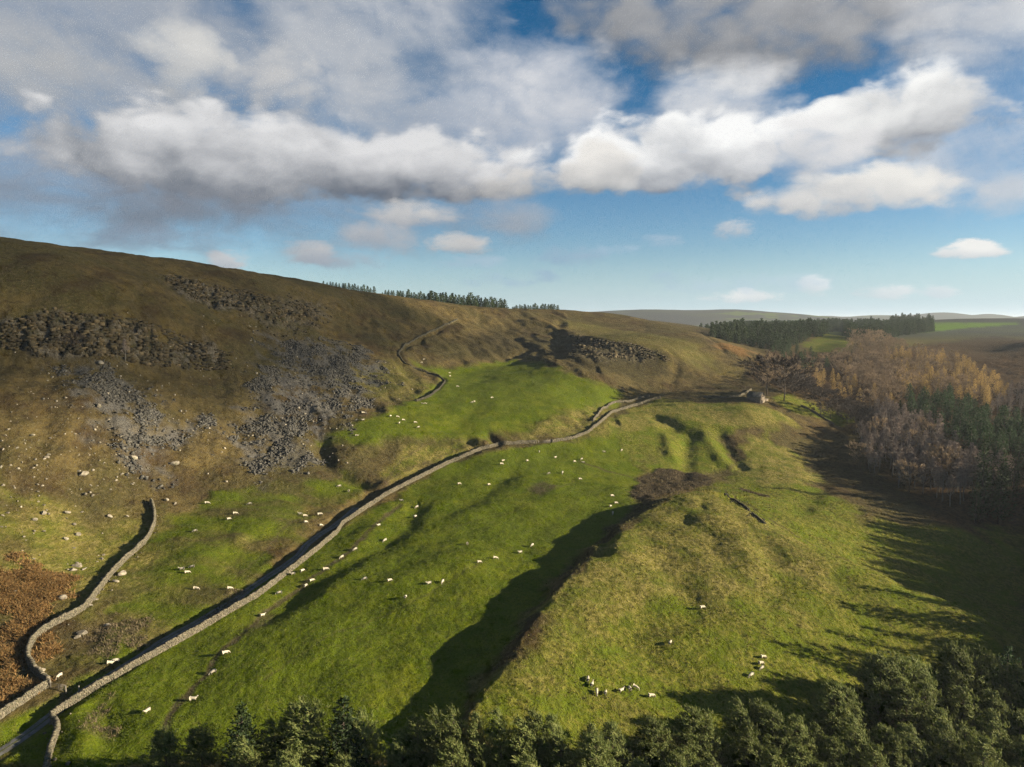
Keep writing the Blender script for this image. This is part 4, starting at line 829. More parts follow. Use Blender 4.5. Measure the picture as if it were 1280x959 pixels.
# ---- the wooded side valley: a grid of trees sorted by where their crowns show
def inpoly(px, py, poly):
    c = False
    for (a, b) in zip(poly, poly[1:] + poly[:1]):
        if (a[1] > py) != (b[1] > py) and px < (b[0] - a[0]) * (py - a[1]) / (b[1] - a[1] + 1e-12) + a[0]: c = not c
    return c
WOODS = [
 ('spruce', [(1208,572),(1420,560),(1420,606),(1215,606)], 6.0, 24, 'tall dark spruce at the far edge of the shaded valley floor', 'dark spruces at the end of the birch wood'),
 ('dark_pine', [(1122,505),(1135,488),(1185,484),(1225,505),(1280,512),(1420,505),(1420,560),(1240,566),(1195,540),(1160,520)], 6.2, 16, 'dark green pine in the block behind the grey birch wood', 'dark pine block in the side valley'),
 ('birch', [(1072,560),(1078,530),(1100,508),(1130,508),(1190,535),(1240,566),(1285,578),(1232,606),(1205,608),(1150,594),(1100,570)], 4.5, 15, 'leafless grey purple birch in the wood below the dark pine block', 'leafless birch wood in the side valley'),
 ('larch', [(1118,468),(1108,440),(1135,432),(1190,440),(1225,455),(1262,480),(1240,500),(1190,484),(1135,486)], 6.2, 13, 'golden larch on the far side of the wooded valley', 'golden larches in the side valley'),
 ('larch', [(1000,458),(1012,452),(1050,470),(1100,485),(1085,500),(1050,490),(1015,475)], 9.0, 12, 'orange larch among bare trees above the barn', 'orange larches above the barn'),
 ('birch', [(1262,478),(1420,460),(1420,505),(1235,505),(1240,498)], 5.2, 12, 'bare brown tree on the far right slope of the side valley', 'bare brown wood on the far right slope'),
 ('rust', [(1055,440),(1065,425),(1110,432),(1115,470),(1135,490),(1110,506),(1080,500),(1062,470),(1040,455),(1020,448)], 5.2, 10.5, 'brown bare tree in the middle of the mixed valley wood', 'mixed brown wood up the side valley'),
 ('oak', [(985,470),(1010,465),(1050,490),(1085,505),(1095,520),(1080,545),(1060,520),(1045,510),(1025,494),(990,484)], 5.2, 7.5, 'dark shaded bare tree in the strip behind the barn paddock', 'shaded wood edge behind the barn'),
 ('rust', [(940,462),(960,445),(1000,452),(1010,466),(985,470),(950,474)], 6, 9, 'russet bare tree at the upper end of the wood above the barn', 'russet trees above the barn'),
 ('dark_pine', [(965,432),(985,425),(1020,440),(1035,452),(1010,455),(980,446)], 7.0, 12, 'dark pine in the clump at the head of the side valley', 'dark pines at the head of the side valley'),
 ('rust', [(1060,416),(1090,414),(1130,428),(1105,438),(1062,428)], 7.5, 11, 'dark brown tree by the hedge at the head of the side valley', 'brown trees at the head of the side valley'),
]
gx, gy = np.meshgrid(np.arange(120, 560, 1.0), np.arange(200, 980, 1.0)); 
cand = [(random.uniform(105, 640), random.uniform(215, 980)) for k in range(26000)]
cx_, cy_ = np.array(cand).T; cz_ = hgt(cx_, cy_); cell = {}; extra = []; count = {}; PLANTED = []
for x, y, z in zip(cx_, cy_, cz_):
    for (kind, poly, gap, H, lab, grp) in WOODS:
        u, v = to_px((x, y, z + H * .72)); u, v = float(u), float(v)
        if not inpoly(u, v, poly): continue
        g = gap * (1 + max(0, y - 450) / 700); key = (int(x // 8), int(y // 8))
        if any((x - a) ** 2 + (y - b) ** 2 < g * g for i in (-1, 0, 1) for j in (-1, 0, 1) for a, b in cell.get((key[0] + i, key[1] + j), [])): break
        cell.setdefault(key, []).append((x, y)); hh = H * random.uniform(.72, 1.12); k2 = kind
        if kind == 'larch' and random.random() < .22: k2 = 'rust'
        if kind == 'rust' and random.random() < .12: k2 = 'larch'
        if kind == 'birch' and random.random() < .06: k2 = 'rust'
        name = KIND_NAME[k2]
        if u > 1290 or count.get(name, 0) >= 255: extra.append((k2, x, y, hh))
        else:
            count[name] = count.get(name, 0) + 1; lb = lab
            if k2 != kind: lb = {'larch': 'golden larch scattered among the brown bare trees of the valley', 'rust': 'russet bare tree mixed in with other kinds in the valley wood'}[k2]
            PLANTED.append((plant(k2, x, y, hh, lb, grp if k2 == kind else 'odd trees of another kind in the valley wood', wide=random.uniform(.9, 1.25)), hh / H))
        break
def place_words(objs):                         # where in its wood each tree stands, so that its label singles it out
    G = {}
    for o, r in objs: G.setdefault(o['label'], []).append((o, r))
    for lab, L in G.items():
        if len(L) < 3: continue
        P = [to_px((o.location.x, o.location.y, o.location.z - Z0)) for o, _ in L]; U = np.array([float(p[0]) for p in P]); V = np.array([float(p[1]) for p in P]); n = len(L)
        rows = max(1, min(5, int(math.sqrt(n / 3)))); order = np.argsort(-V); rw = ['in the front row', 'in the second row', 'in the middle rows', 'towards the back', 'in the rearmost row']; rw = rw if rows == 5 else ([rw[0], rw[2], rw[4]] if rows == 3 else ([rw[0], rw[1], rw[2], rw[4]] if rows == 4 else [rw[0], rw[4]]))
        short = ' '.join(lab.split()[:8]); short = short[:short.rfind(' ')] if short.split()[-1] in ('the', 'of', 'in', 'by', 'at', 'a', 'below', 'among', 'behind', 'on', 'with', 'other') else short
        while short.split()[-1] in ('the', 'of', 'in', 'by', 'at', 'a', 'below', 'among', 'behind', 'on', 'with', 'other'): short = short[:short.rfind(' ')]
        for ri, idx in enumerate(np.array_split(order, rows)):
            idx = sorted(idx, key=lambda i: U[i]); m = len(idx)
            for k, i in enumerate(idx):
                rk = ['first', 'second', 'third', 'fourth', 'fifth', 'sixth', 'seventh', 'eighth', 'ninth', 'tenth', 'eleventh', 'twelfth']
                c = k if k < m / 2 else m - 1 - k; side = 'left' if k < m / 2 else 'right'; short = ' '.join(lab.split()[:6]) if len(lab.split()) > 8 else short
                while short.split()[-1] in ('the', 'of', 'in', 'by', 'at', 'a', 'below', 'among', 'behind', 'on', 'with', 'other', 'wood'): short = short[:short.rfind(' ')]
                w = rk[c] if c < len(rk) else 'one of those in the middle'
                L[i][0]['label'] = f"{short}, {w} from {side} {rw[min(ri, len(rw) - 1)]}" if c < len(rk) else f"{short}, {w} {rw[min(ri, len(rw) - 1)]}"
place_words(PLANTED)
# belt of tall trees on the valley side to the right, outside the frame: it throws the long shade over the valley floor
for k in range(2600):
    x, y = random.uniform(120, 300), random.uniform(110, 320); u = float(to_px((x, y, float(hgt(x, y)) + 8))[0])
    if u < 1312 or any((x - a) ** 2 + (y - b) ** 2 < 36 for _, a, b, _ in extra[-400:]): continue
    extra.append(('spruce', x, y, random.uniform(23, 31)))
print('trees', count, 'extra', len(extra))
# trees singled out
for (px, py, tip, kind, lab, w) in [(1226,652,563,'spruce','tallest pointed spruce rising above the birch wood edge',1.0),(1250,654,577,'spruce','second pointed spruce beside the tallest one at the birch wood edge',1.0),
   (959,495,457,'oak','big round bare tree directly behind the stone barn',1.15),(980,501,459,'oak','big round bare tree right of the barn on the paddock edge',1.1),(1026,521,497,'oak','spreading bare thorn tree standing in the sunny paddock',1.1),(1038,524,506,'oak','lower bare thorn bush beside the spreading thorn tree',1.2),
   (157,452,428,'birch','lone pale sapling at the foot of the crag',.9),(93,436,422,'oak','dark bush clinging to the crag',1.2)]:
    p = hit(px, py); H = (py - tip) / FPX * math.hypot(p[0], p[1]); plant(kind, p[0], p[1], H, lab, None, wide=w)
# ---- the rest of the wood and the far plantations: masses
def wood_mass(name, items, label):
    """trees past the countable ones: points that carry a tree each"""
    o = None
    for kind in sorted({k for k, *_ in items}):
        sel = [q for q in items if q[0] == kind]; tk, cr = PROTO[kind][0]
        src = bpy.data.objects.new('tree_of_the_mass', None)
        me = bpy.data.meshes.new('tree_points'); me.from_pydata([(x, y, float(hgt(x, y)) + Z0 - .2) for _, x, y, _ in sel], [], [])
        a = me.attributes.new('size', 'FLOAT', 'POINT'); a.data.foreach_set('value', [h / PH[kind] for *_, h in sel])
        a = me.attributes.new('turn', 'FLOAT', 'POINT'); a.data.foreach_set('value', [random.uniform(0, 6.28) for _ in sel])
        o = bpy.data.objects.new(name, me); COL.objects.link(o); o['kind'] = 'stuff'; o['label'] = label
        ng = bpy.data.node_groups.new('plant_points', 'GeometryNodeTree'); ng.interface.new_socket('Geometry', in_out='INPUT', socket_type='NodeSocketGeometry'); ng.interface.new_socket('Geometry', in_out='OUTPUT', socket_type='NodeSocketGeometry')
        N = ng.nodes; gi = N.new('NodeGroupInput'); go = N.new('NodeGroupOutput'); ip = N.new('GeometryNodeInstanceOnPoints'); jn = N.new('GeometryNodeJoinGeometry')
        for me2 in (tk, cr):
            so = bpy.data.objects.new('mass_tree', me2); oi = N.new('GeometryNodeObjectInfo'); oi.inputs['Object'].default_value = so; ng.links.new(oi.outputs['Geometry'], jn.inputs[0])
        s = N.new('GeometryNodeInputNamedAttribute'); s.data_type = 'FLOAT'; s.inputs[0].default_value = 'size'; r = N.new('GeometryNodeInputNamedAttribute'); r.data_type = 'FLOAT'; r.inputs[0].default_value = 'turn'
        cx = N.new('ShaderNodeCombineXYZ'); ng.links.new(r.outputs[0], cx.inputs[2]); ng.links.new(gi.outputs[0], ip.inputs['Points']); ng.links.new(jn.outputs[0], ip.inputs['Instance'])
        ng.links.new(s.outputs[0], ip.inputs['Scale']); ng.links.new(cx.outputs[0], ip.inputs['Rotation']); ng.links.new(ip.outputs[0], go.inputs[0])
        md = o.modifiers.new('plant', 'NODES'); md.node_group = ng
    return o
if extra: wood_mass('valley_woodland', extra, 'mass of further trees filling the side valley wood')
far = []
for (kind, poly, H, gap) in [('skyline', [(862,413),(880,409),(905,408),(925,405),(960,404),(985,400),(1010,396),(1035,398),(1052,402),(1048,406),(1020,411),(1000,418),(978,428),(950,431),(925,427),(900,420),(880,417)], 15, 7.5), ('skyline', [(1050,402),(1090,400),(1110,401),(1120,397),(1150,394),(1160,395),(1167,400),(1166,406),(1140,409),(1105,414),(1060,414)], 16, 9)]:
    c2 = {}
    for k in range(30000):
        x, y = random.uniform(180, 900), random.uniform(760, 1700); z = float(hgt(x, y)); u, v = to_px((x, y, z + H * .7))
        if not inpoly(float(u), float(v), poly): continue
        key = (int(x // 12), int(y // 12))
        if any((x - a) ** 2 + (y - b) ** 2 < gap * gap for i in (-1, 0, 1) for j in (-1, 0, 1) for a, b in c2.get((key[0] + i, key[1] + j), [])): continue
        c2.setdefault(key, []).append((x, y)); far.append((kind, x, y, H * random.uniform(.6, 1.25)))
if far: wood_mass('distant_forest', far, 'far conifer plantation beyond the side valley')
print('far', len(far))
# ---- conifers along the skyline, one by one
xs = list(range(404, 472, 4)) + list(range(478, 634, 3)) + list(range(640, 700, 3))
for px in xs:
    px = px + random.uniform(-1.2, 1.2); base = np.interp(px, [400, 470, 480, 560, 640, 700], [357, 370, 372, 383, 388, 388]); H = random.uniform(9, 14)
    D = np.interp(px, [400, 480, 560, 640, 700], [625, 700, 790, 860, 920]) + random.uniform(0, 50)
    hp = np.interp(px, [400, 430, 470, 478, 500, 560, 590, 632, 640, 660, 700], [4, 7, 8, 5, 9, 12, 13, 9, 4, 6, 5]) * random.uniform(.9, 1.45)
    d = ray(px, base); P = d / d[1] * D; z = float(hgt(P[0], P[1])); H = max(5, P[2] - z + hp / FPX * D)
    if H > 24: continue
    where = 'on the descending left stretch of the skyline' if px < 475 else ('in the dense middle of the skyline row' if px < 636 else 'in the low thin end of the skyline row')
    SKYROW.append((plant('skyline', P[0], P[1], H, 'tiny dark conifer ' + where, 'row of conifers along the skyline', wide=1.35), 1))
place_words(RANK)
L_ = sorted(SKYROW, key=lambda q: float(to_px((q[0].location.x, q[0].location.y, 0))[0]))
for w in sorted({o['label'] for o, _ in L_}):
    S_ = [o for o, _ in L_ if o['label'] == w]
    for k, o in enumerate(S_):
        c = min(k, len(S_) - 1 - k); rk = ['first', 'second', 'third', 'fourth', 'fifth', 'sixth', 'seventh', 'eighth', 'ninth', 'tenth', 'eleventh', 'twelfth', 'thirteenth', 'fourteenth', 'fifteenth']
        if c < len(rk): o['label'] = w.replace('tiny dark conifer', 'tiny dark conifer, ' + rk[c] + ' from ' + ('left' if k <= c else 'right'))
# ------------------------------------------------------------------ sheep: one continuous body grown over a skeleton, wool and face told apart by material
def sheep_mesh(pose):
    hd = {'graze': [(.62, 0, .60), (.80, 0, .36), (.92, 0, .14), (.98, 0, .05)], 'stand': [(.62, 0, .66), (.74, 0, .88), (.90, 0, .92), (1.02, 0, .86)], 'lie': [(.60, 0, .42), (.70, 0, .62), (.86, 0, .66), (.98, 0, .60)]}[pose]
    dz = -.26 if pose == 'lie' else 0
    V = [(-.55, 0, .62 + dz), (-.28, 0, .64 + dz), (.05, 0, .62 + dz), (.38, 0, .62 + dz)] + hd; E = [(0, 1), (1, 2), (2, 3), (3, 4), (4, 5), (5, 6), (6, 7)]
    Rr = [.20, .29, .30, .25, .13, .085, .085, .05]
    def leg(root, x, y, front):
        n = len(V)
        if pose == 'lie': P = [(x, y * 1.5, .22), (x + (.22 if front else .18), y * 1.7, .08), (x + (.02 if front else -.05), y * 1.9, .05)]
        else: P = [(x - (0 if front else .03), y, .42), (x + (.02 if front else -.08), y, .22), (x, y, .02)]
        V.extend(P); Rr.extend([.10, .05, .045]); E.extend([(root, n), (n, n + 1), (n + 1, n + 2)])
    leg(0, -.45, .15, False); leg(0, -.47, -.15, False); leg(3, .36, .13, True); leg(3, .38, -.13, True)
    h = hd[2]
    for s in (-1, 1): n = len(V); V.append((h[0] - .07, s * .17, h[2] + .02)); Rr.append(.03); E.append((6, n))
    n = len(V); V.append((-.70, 0, .48 + dz)); Rr.append(.06); E.append((0, n))
    me = bpy.data.meshes.new('sheep_skeleton'); me.from_pydata(V, E, []); o = bpy.data.objects.new('sheep_skeleton', me); COL.objects.link(o)
    o.modifiers.new('Skin', 'SKIN'); sv = me.skin_vertices[0].data
    for i, r in enumerate(Rr): sv[i].radius = (r, r); sv[i].use_root = (i == 1)
    ss = o.modifiers.new('Sub', 'SUBSURF'); ss.levels = 1; ss.render_levels = 1
    out = bpy.data.meshes.new_from_object(o.evaluated_get(bpy.context.evaluated_depsgraph_get())); bpy.data.objects.remove(o); out.name = 'sheep_body'
    for m in ('wool', 'face', 'hoof'): out.materials.append(MAT[m])
    for p in out.polygons:
        c = p.center; p.use_smooth = True
        p.material_index = 2 if (c.z < .30 and abs(c.y) > .06 and c.x < .6 and pose != 'lie') else (1 if c.x > hd[1][0] + .03 else 0)
    k = np.empty(len(out.vertices) * 3); out.vertices.foreach_get('co', k); k = k.reshape(-1, 3); w = (k[:, 0] < .6) & (k[:, 2] > .32 + dz)
    k[w] += (np.random.default_rng(5).uniform(-.025, .025, (w.sum(), 3))); out.vertices.foreach_set('co', k.ravel().astype(np.float32)); return out
SHEEP = {p: sheep_mesh(p) for p in ('graze', 'stand', 'lie')}
FLOCK = [ # x, y in the photograph, what tells it apart
 (735,851,'uppermost sheep at the left end of the flock row on the mound',80),(740,858,'sheep just below the uppermost one at the left end of the flock row',70),(746,867,'lower left sheep of the flock row, left one of a pair',85),(757,868,'lower left sheep of the flock row, right one of a pair',75),(777,865,'middle sheep of the flock row, first of three together',40),(787,863,'middle sheep of the flock row, second of three together',95),(794,861,'third of three middle sheep, standing across the others',-25),(814,872,'lone sheep ending the flock row on the right',20),
 (838,805,'single sheep halfway up the mound above the flock row',60),(878,761,'highest single sheep on the lower mound',20),
 (954,823,'top sheep of four in a line by the tree shadows',15),(951,831,'second sheep from the top of four by the tree shadows',25),(952,837,'third sheep from the top of four by the tree shadows',40),(939,846,'bottom sheep of four by the tree shadows',35),
 (184,891,'lowest sheep on the pasture near the plantation',70),(242,876,'sheep on the pasture just right of the muddy path foot',5),(267,842,'sheep beside the dark bush shadow on the muddy path',30),(282,818,'sheep on the muddy path above the bush shadow',35),(328,771,'sheep on the muddy path where it nears the wall',50),(349,743,'sheep right of the muddy path below a close pair',20),
 (382,734,'lower sheep of two by the brown clump on the path',75),(390,727,'upper sheep of two by the brown clump on the path',40),(366,719,'sheep tight against the lane wall, lower of two',20),(378,715,'sheep tight against the lane wall, upper of two',60),(407,713,'sheep on the muddy path level with the wall pair',25),(427,698,'sheep walking up the muddy path, third from its top',60),(444,688,'sheep on the muddy path, second from its top',50),(473,658,'sheep on the muddy path below its top end',50),(481,677,'sheep on open grass right of the muddy path',60),
 (502,627,'sheep at the very top of the muddy path',10),(521,635,'upper of two sheep right of the path top',50),(519,647,'lower of two sheep right of the path top',60),(574,606,'sheep on the upper pasture near a grassy streak',25),(611,607,'sheep right of the grassy streak on the upper pasture',40),
 (627,581,'lower of a touching pair under the lane wall',15),(629,577,'upper of a touching pair under the lane wall',30),(584,681,'sheep alone in the middle of the pasture',100),(599,704,'sheep by a worn patch left of the mound shadow',25),(619,699,'sheep on the worn patch left of the mound shadow',10),(536,731,'left sheep of two with long shadows in mid pasture',30),(553,729,'right sheep of two with long shadows in mid pasture',80),(507,748,'lone pale sheep standing below the mid pasture pair',85),(456,725,'sheep on the dip left of mid pasture',20),(487,727,'sheep beside the dark furrow in mid pasture',40),
 (650,692,'sheep outside the tip of the mound shadow, left one',30),(665,683,'sheep on the very rim of the mound shadow',60),(763,634,'sheep above the rim of the mound shadow near the rushes',50),(770,630,'dusky sheep nearest the rush bed',20),(766,643,'sheep at the narrow top of the mound shadow',80),(765,621,'sheep left of the rush bed tip',25),
 (725,600,'sheep between the brown patch and the rush bed',20),(686,593,'sheep left of two above the brown patch',25),(703,592,'sheep right of two above the brown patch',80),(718,578,'left sheep of three in a knot on the upper pasture',30),(727,575,'top sheep of three in a knot on the upper pasture',50),(729,579,'bottom sheep of three in a knot on the upper pasture',10),(694,573,'sheep between the wall gap and the knot of three',40),(674,566,'sheep just below the gap in the lane wall',90),(659,577,'sheep left of the wall gap on bright grass',45),(755,566,'dusky sheep at the foot of the rough knolls',15),(777,564,'pale sheep at the foot of the rough knolls',60),
 (240,710,'upper sheep of three in the left enclosure',10),(227,713,'left sheep of three in the left enclosure',15),(234,717,'lowest sheep of three in the left enclosure',30),(245,737,'sheep below the three in the left enclosure',5),(287,737,'sheep beside the brown bank along the lane',25),(244,665,'sheep in the left enclosure above the dry slope',20),(286,650,'sheep under the scree in the left enclosure, lower one',45),(294,643,'sheep under the scree in the left enclosure, upper one',20),(259,630,'sheep near the scree by the end of the winding wall',10),(312,631,'sheep right under the scree foot',20),
 (375,644,'left sheep of four above the lane hollow',10),(381,646,'second sheep of four above the lane hollow',30),(400,644,'right sheep of four above the lane hollow',15),(382,654,'lower sheep of four above the lane hollow',50),(401,658,'sheep on the shadow edge above the lane hollow',40),(424,609,'sheep below the terrace gully mouth, upper one',30),(436,615,'sheep below the terrace gully mouth, lower one',95),
 (137,831,'rear sheep of two walking on the lane',30),(144,828,'front sheep of two walking on the lane',25),(74,847,'white sheep beside the wooden gate post',80),
 (446,545,'sheep lying at the lip of the terrace',0),(523,535,'sheep at the front of the terrace, lower of a pair',40),(519,529,'sheep at the front of the terrace, upper of a pair',20),(499,530,'sheep on the terrace left of the front pair',70),(504,526,'dusky sheep on the terrace above the front pair',20),(497,522,'sheep in the middle of the terrace row',10),(488,521,'sheep starting the terrace row on its left',60),(454,526,'right sheep of two at the scree end of the terrace',30),(446,526,'left sheep of two at the scree end of the terrace',10),(454,517,'sheep closest to the scree on the terrace',20),
 (590,504,'left sheep of a couple in the terrace centre',20),(592.8,503,'right sheep of a couple in the terrace centre',60),(615,498,'lone sheep right of the terrace couple',20),(562,467,'upper sheep by the bend of the dark terrace wall',30),(562.5,471,'lower sheep by the bend of the dark terrace wall',60),(572,484,'dusky sheep inside the bend of the terrace wall',10),(528,505,'resting sheep near the terrace wall end, left',0),(532,505,'resting sheep near the terrace wall end, right',0),(530,450,'upper sheep on the rough ground above the terrace wall',20),(527,454,'lower sheep on the rough ground above the terrace wall',40),
]
random.seed(23)
for (px, py, lab, yaw) in FLOCK:
    p = hit(px, py); pose = 'lie' if ('resting' in lab or 'lying' in lab) else ('stand' if random.random() < .28 else 'graze')
    o = bpy.data.objects.new('sheep', SHEEP[pose]); COL.objects.link(o); e = .6
    o.location = (p[0], p[1], p[2] + Z0 - .03); s = 1.08 * random.uniform(.92, 1.06); o.scale = (s, s, s); yw = R(yaw) + (math.pi if random.random() < .4 else 0); 
    gx_ = (hgt(p[0] + e, p[1]) - hgt(p[0] - e, p[1])) / (2 * e); gy_ = (hgt(p[0], p[1] + e) - hgt(p[0], p[1] - e)) / (2 * e)
    o.rotation_euler = Vector((-gx_ * .7, -gy_ * .7, 1)).normalized().to_track_quat('Z', 'Y').to_matrix().to_3x3().to_4x4().to_euler() if False else (0, 0, yw)
    o.rotation_euler = (0, -math.atan(float(gx_ * math.cos(yw) + gy_ * math.sin(yw))) * .8, yw)
    tag(o, 'white ' + lab if not lab.startswith(('dusky', 'pale', 'white', 'lone pale')) else lab, 'sheep', 'sheep grazing in the valley')

# ------------------------------------------------------------------ stone barn with lean-to
def barn():
    p = hit(953, 504); B = Vector((p[0], p[1], p[2] + Z0 - .3)); rz = R(42)
    o = empty('stone_barn', B, rz); tag(o, 'stone field barn with slate roof and lean-to under big bare trees', 'barn')
    Lx, Wy, H, Rg = 9.0, 6.0, 4.2, 6.9             # local x along the ridge, gable at +y side faces
    # local frame: ridge runs along y (away), gable faces -y
    b = MB(); w = Wy / 2
    V = [(-w, 0, 0), (w, 0, 0), (w, 0, H), (0, 0, Rg), (-w, 0, H), (-w, Lx, 0), (w, Lx, 0), (w, Lx, H), (0, Lx, Rg), (-w, Lx, H)]
    b.add(V, [(0, 1, 2, 3, 4), (6, 5, 9, 8, 7), (1, 6, 7, 2), (5, 0, 4, 9), (4, 3, 8, 9), (3, 2, 7, 8)]); b.build('wall', MAT['barn_wall'], o)
    for s in (-1, 1):
        sl = math.hypot(w, Rg - H); n = int(sl / .42); roof = MB()
        a = Vector((s * (w + .25), -.3, H - .21)); c = Vector((0, -.3, Rg + .08)); up = (c - a)
        V = [a, c, c + Vector((0, Lx + .6, 0)), a + Vector((0, Lx + .6, 0))]; t_ = Vector((0, 0, .09)); V = V + [v + t_ for v in V]
        F = [(0, 1, 2, 3), (4, 7, 6, 5), (0, 4, 5, 1), (1, 5, 6, 2), (2, 6, 7, 3), (3, 7, 4, 0)]
        roof.add(V, F if s < 0 else [f[::-1] for f in F]); r = roof.build('roof', MAT['barn_roof'], o)
        for k in range(n):
            sb = MB(); q = a.lerp(c, (k + .15) / n); e = a.lerp(c, (k + 1.0) / n); T = Vector((0, 0, .1)); D = Vector((0, Lx + .6, 0))
            VV = [q + T, e + T, e + T + D, q + T + D]; VV += [q + T + Vector((0, 0, .07)), e + T + Vector((0, 0, .015)), e + T + D + Vector((0, 0, .015)), q + T + D + Vector((0, 0, .07))]
            sb.add(VV, F if s < 0 else [f[::-1] for f in F]); sb.build('slate_course', MAT['barn_roof'], r)
    b = MB(); b.box((0, Lx / 2 + .0, Rg + .16), (.34, Lx + .6, .14)); b.build('ridge_stone', MAT['barn_roof'], o)
    d = MB(); d.box((-.5, -.03, 1.05), (1.3, .1, 2.1)); dd = d.build('door', MAT['dark'], o); f = MB(); f.box((-.5, -.06, 2.2), (1.7, .14, .24)); f.build('lintel', MAT['barn_wall'], dd)
    d = MB(); d.box((.2, -.03, 4.6), (.7, .1, .8)); dd = d.build('window', MAT['dark'], o); f = MB(); f.box((.2, -.06, 4.15), (.95, .14, .12)); f.build('sill', MAT['barn_wall'], dd)
    b = MB(); x0, x1 = w + .02, w + 5.2; V = [(x0, .5, 0), (x1, .5, 0), (x1, .5, 2.3), (x0, .5, 3.3), (x0, 6, 0), (x1, 6, 0), (x1, 6, 2.3), (x0, 6, 3.3)]
    b.add(V, [(0, 1, 2, 3), (5, 4, 7, 6), (1, 5, 6, 2), (4, 0, 3, 7), (3, 2, 6, 7)]); b.build('lean_to_wall', MAT['barn_wall'], o)
    b = MB(); V = [(x0, .25, 3.33), (x1 + .25, .25, 2.28), (x1 + .25, 6.25, 2.28), (x0, 6.25, 3.33)]; V = V + [(a_, b_, c_ + .12) for a_, b_, c_ in V]
    b.add(V, [(0, 3, 2, 1), (4, 5, 6, 7), (0, 1, 5, 4), (1, 2, 6, 5), (2, 3, 7, 6), (3, 0, 4, 7)]); b.build('lean_to_roof', MAT['barn_roof'], o)
barn()

# ------------------------------------------------------------------ stones
def rock_mesh(name, seed, mat):
    rg = np.random.default_rng(seed); bm = __import__('bmesh').new(); __import__('bmesh').ops.create_icosphere(bm, subdivisions=2, radius=.5)
    pl = rg.normal(0, 1, (7, 3)); pl /= np.linalg.norm(pl, axis=1)[:, None]; off = rg.uniform(.24, .42, 7)
    for v in bm.verts:
        c = np.array(v.co)
        for n_, d_ in zip(pl, off):
            k = c @ n_ - d_
            if k > 0: c = c - n_ * k
        v.co = Vector(c * np.array([1.15, .9, .8]) * 1.35 + rg.normal(0, .012, 3))
    me = bpy.data.meshes.new(name); bm.to_mesh(me); bm.free(); me.materials.append(mat); return me
ROCK = [rock_mesh('boulder', 50 + i, MAT['boulder']) for i in range(6)]
BIG = [(104,593,2.2,'largest pale boulder on the slope above the winding wall'),(106,619,1.5,'upright pale boulder below the largest one'),(137,646,1.6,'pale boulder halfway between the largest and the wall'),(84,641,1.5,'pale boulder of a group at the spring, right one'),(54,642,1.8,'pale boulder beside the spring line'),(97,669,1.6,'pale boulder with a dark hollow on its left'),(92,656,1.5,'pale boulder over the dark hollow'),(43,650,1.5,'mossy boulder left of the spring line'),(82,674,1.4,'low boulder at the foot of the spring group'),(97,708,1.9,'flat boulder above the bracken corner'),(91,713,1.6,'dark sided boulder above the bracken corner'),(80,748,1.6,'boulder beside the bracken bend of the wall'),(40,545,1.4,'boulder high on the left slope, single'),(59,572,1.3,'dark boulder under a sod on the left slope'),(208,626,1.6,'boulder just past the top end of the winding wall'),(219,630,1.2,'smaller boulder past the wall end'),
 (152,718,2.0,'large tumbled block leaning on the winding wall'),(145,727,1.4,'smaller tumbled block by the winding wall'),(103,793,1.7,'block sticking out of the small enclosure grass'),(97,797,1.2,'low stone left of the enclosure block'),(52,838,1.0,'white stone against the foot of the winding wall'),(118,750,1.3,'loose stone below the winding wall, upper'),(112,757,1.1,'loose stone below the winding wall, lower'),(135,782,1.2,'grey stone on the brown bank of the enclosure'),(116,620,1.0,'thin pale stone near the upright boulder'),(20,740,1.0,'grey stone half lost in the bracken'),(125,455,2.6,'pale block fallen from the crag onto the grass'),(124,508,2.2,'reddish block in the upper scree'),(167,573,2.4,'grey block at the scree edge'),(218,580,2.6,'dark angular block between the two screes')]
def boulder(px, py, s, lab, grp):
    p = hit(px, py); o = bpy.data.objects.new('boulder', random.choice(ROCK)); COL.objects.link(o); o.location = (p[0], p[1], p[2] + Z0 + s * .12); o.rotation_euler = (random.uniform(-.3, .3), random.uniform(-.3, .3), random.uniform(0, 6.3))
    o.scale = (s * random.uniform(.8, 1.15), s * random.uniform(.7, 1.1), s * random.uniform(.65, 1)); tag(o, lab, 'boulder', grp)
for (px, py, s, lab) in BIG: boulder(px, py, s, lab, 'boulders of the left slope')
for k in range(150):
    px, py = random.uniform(0, 185), random.uniform(505, 740)
    if px > 185 - max(0, py - 640) * .6 or (py > 700 and px < 80): continue
    wh = 'under the crag' if py < 560 else ('around the spring line' if py < 650 and px < 110 else ('on the dry slope by the winding wall' if px >= 110 else 'above the bracken'))
    boulder(px, py, random.uniform(.35, .95), 'small weathered stone scattered ' + wh, 'small stones of the left slope')
def scatter_mask(M, n, zmin=60, rmax=900, power=1.0):  # random ground points, more where the mask is strong
    area = (RR[1:] - RR[:-1])[:, None] * RR[:-1, None] * np.diff(AZ)[None]; w = (M[:-1, :-1] ** power * area) * ((RR[:-1, None] < rmax) & (RR[:-1, None] > zmin)); w = w.ravel() / w.sum()
    k = RNG.choice(w.size, n, p=w); i, j = np.divmod(k, NA - 1); r = RR[i] + RNG.random(n) * (RR[i + 1] - RR[i]); a = AZ[j] + RNG.random(n) * (AZ[j + 1] - AZ[j])
    x, y = r * np.sin(a), r * np.cos(a); return np.c_[x, y, hgt(x, y)]
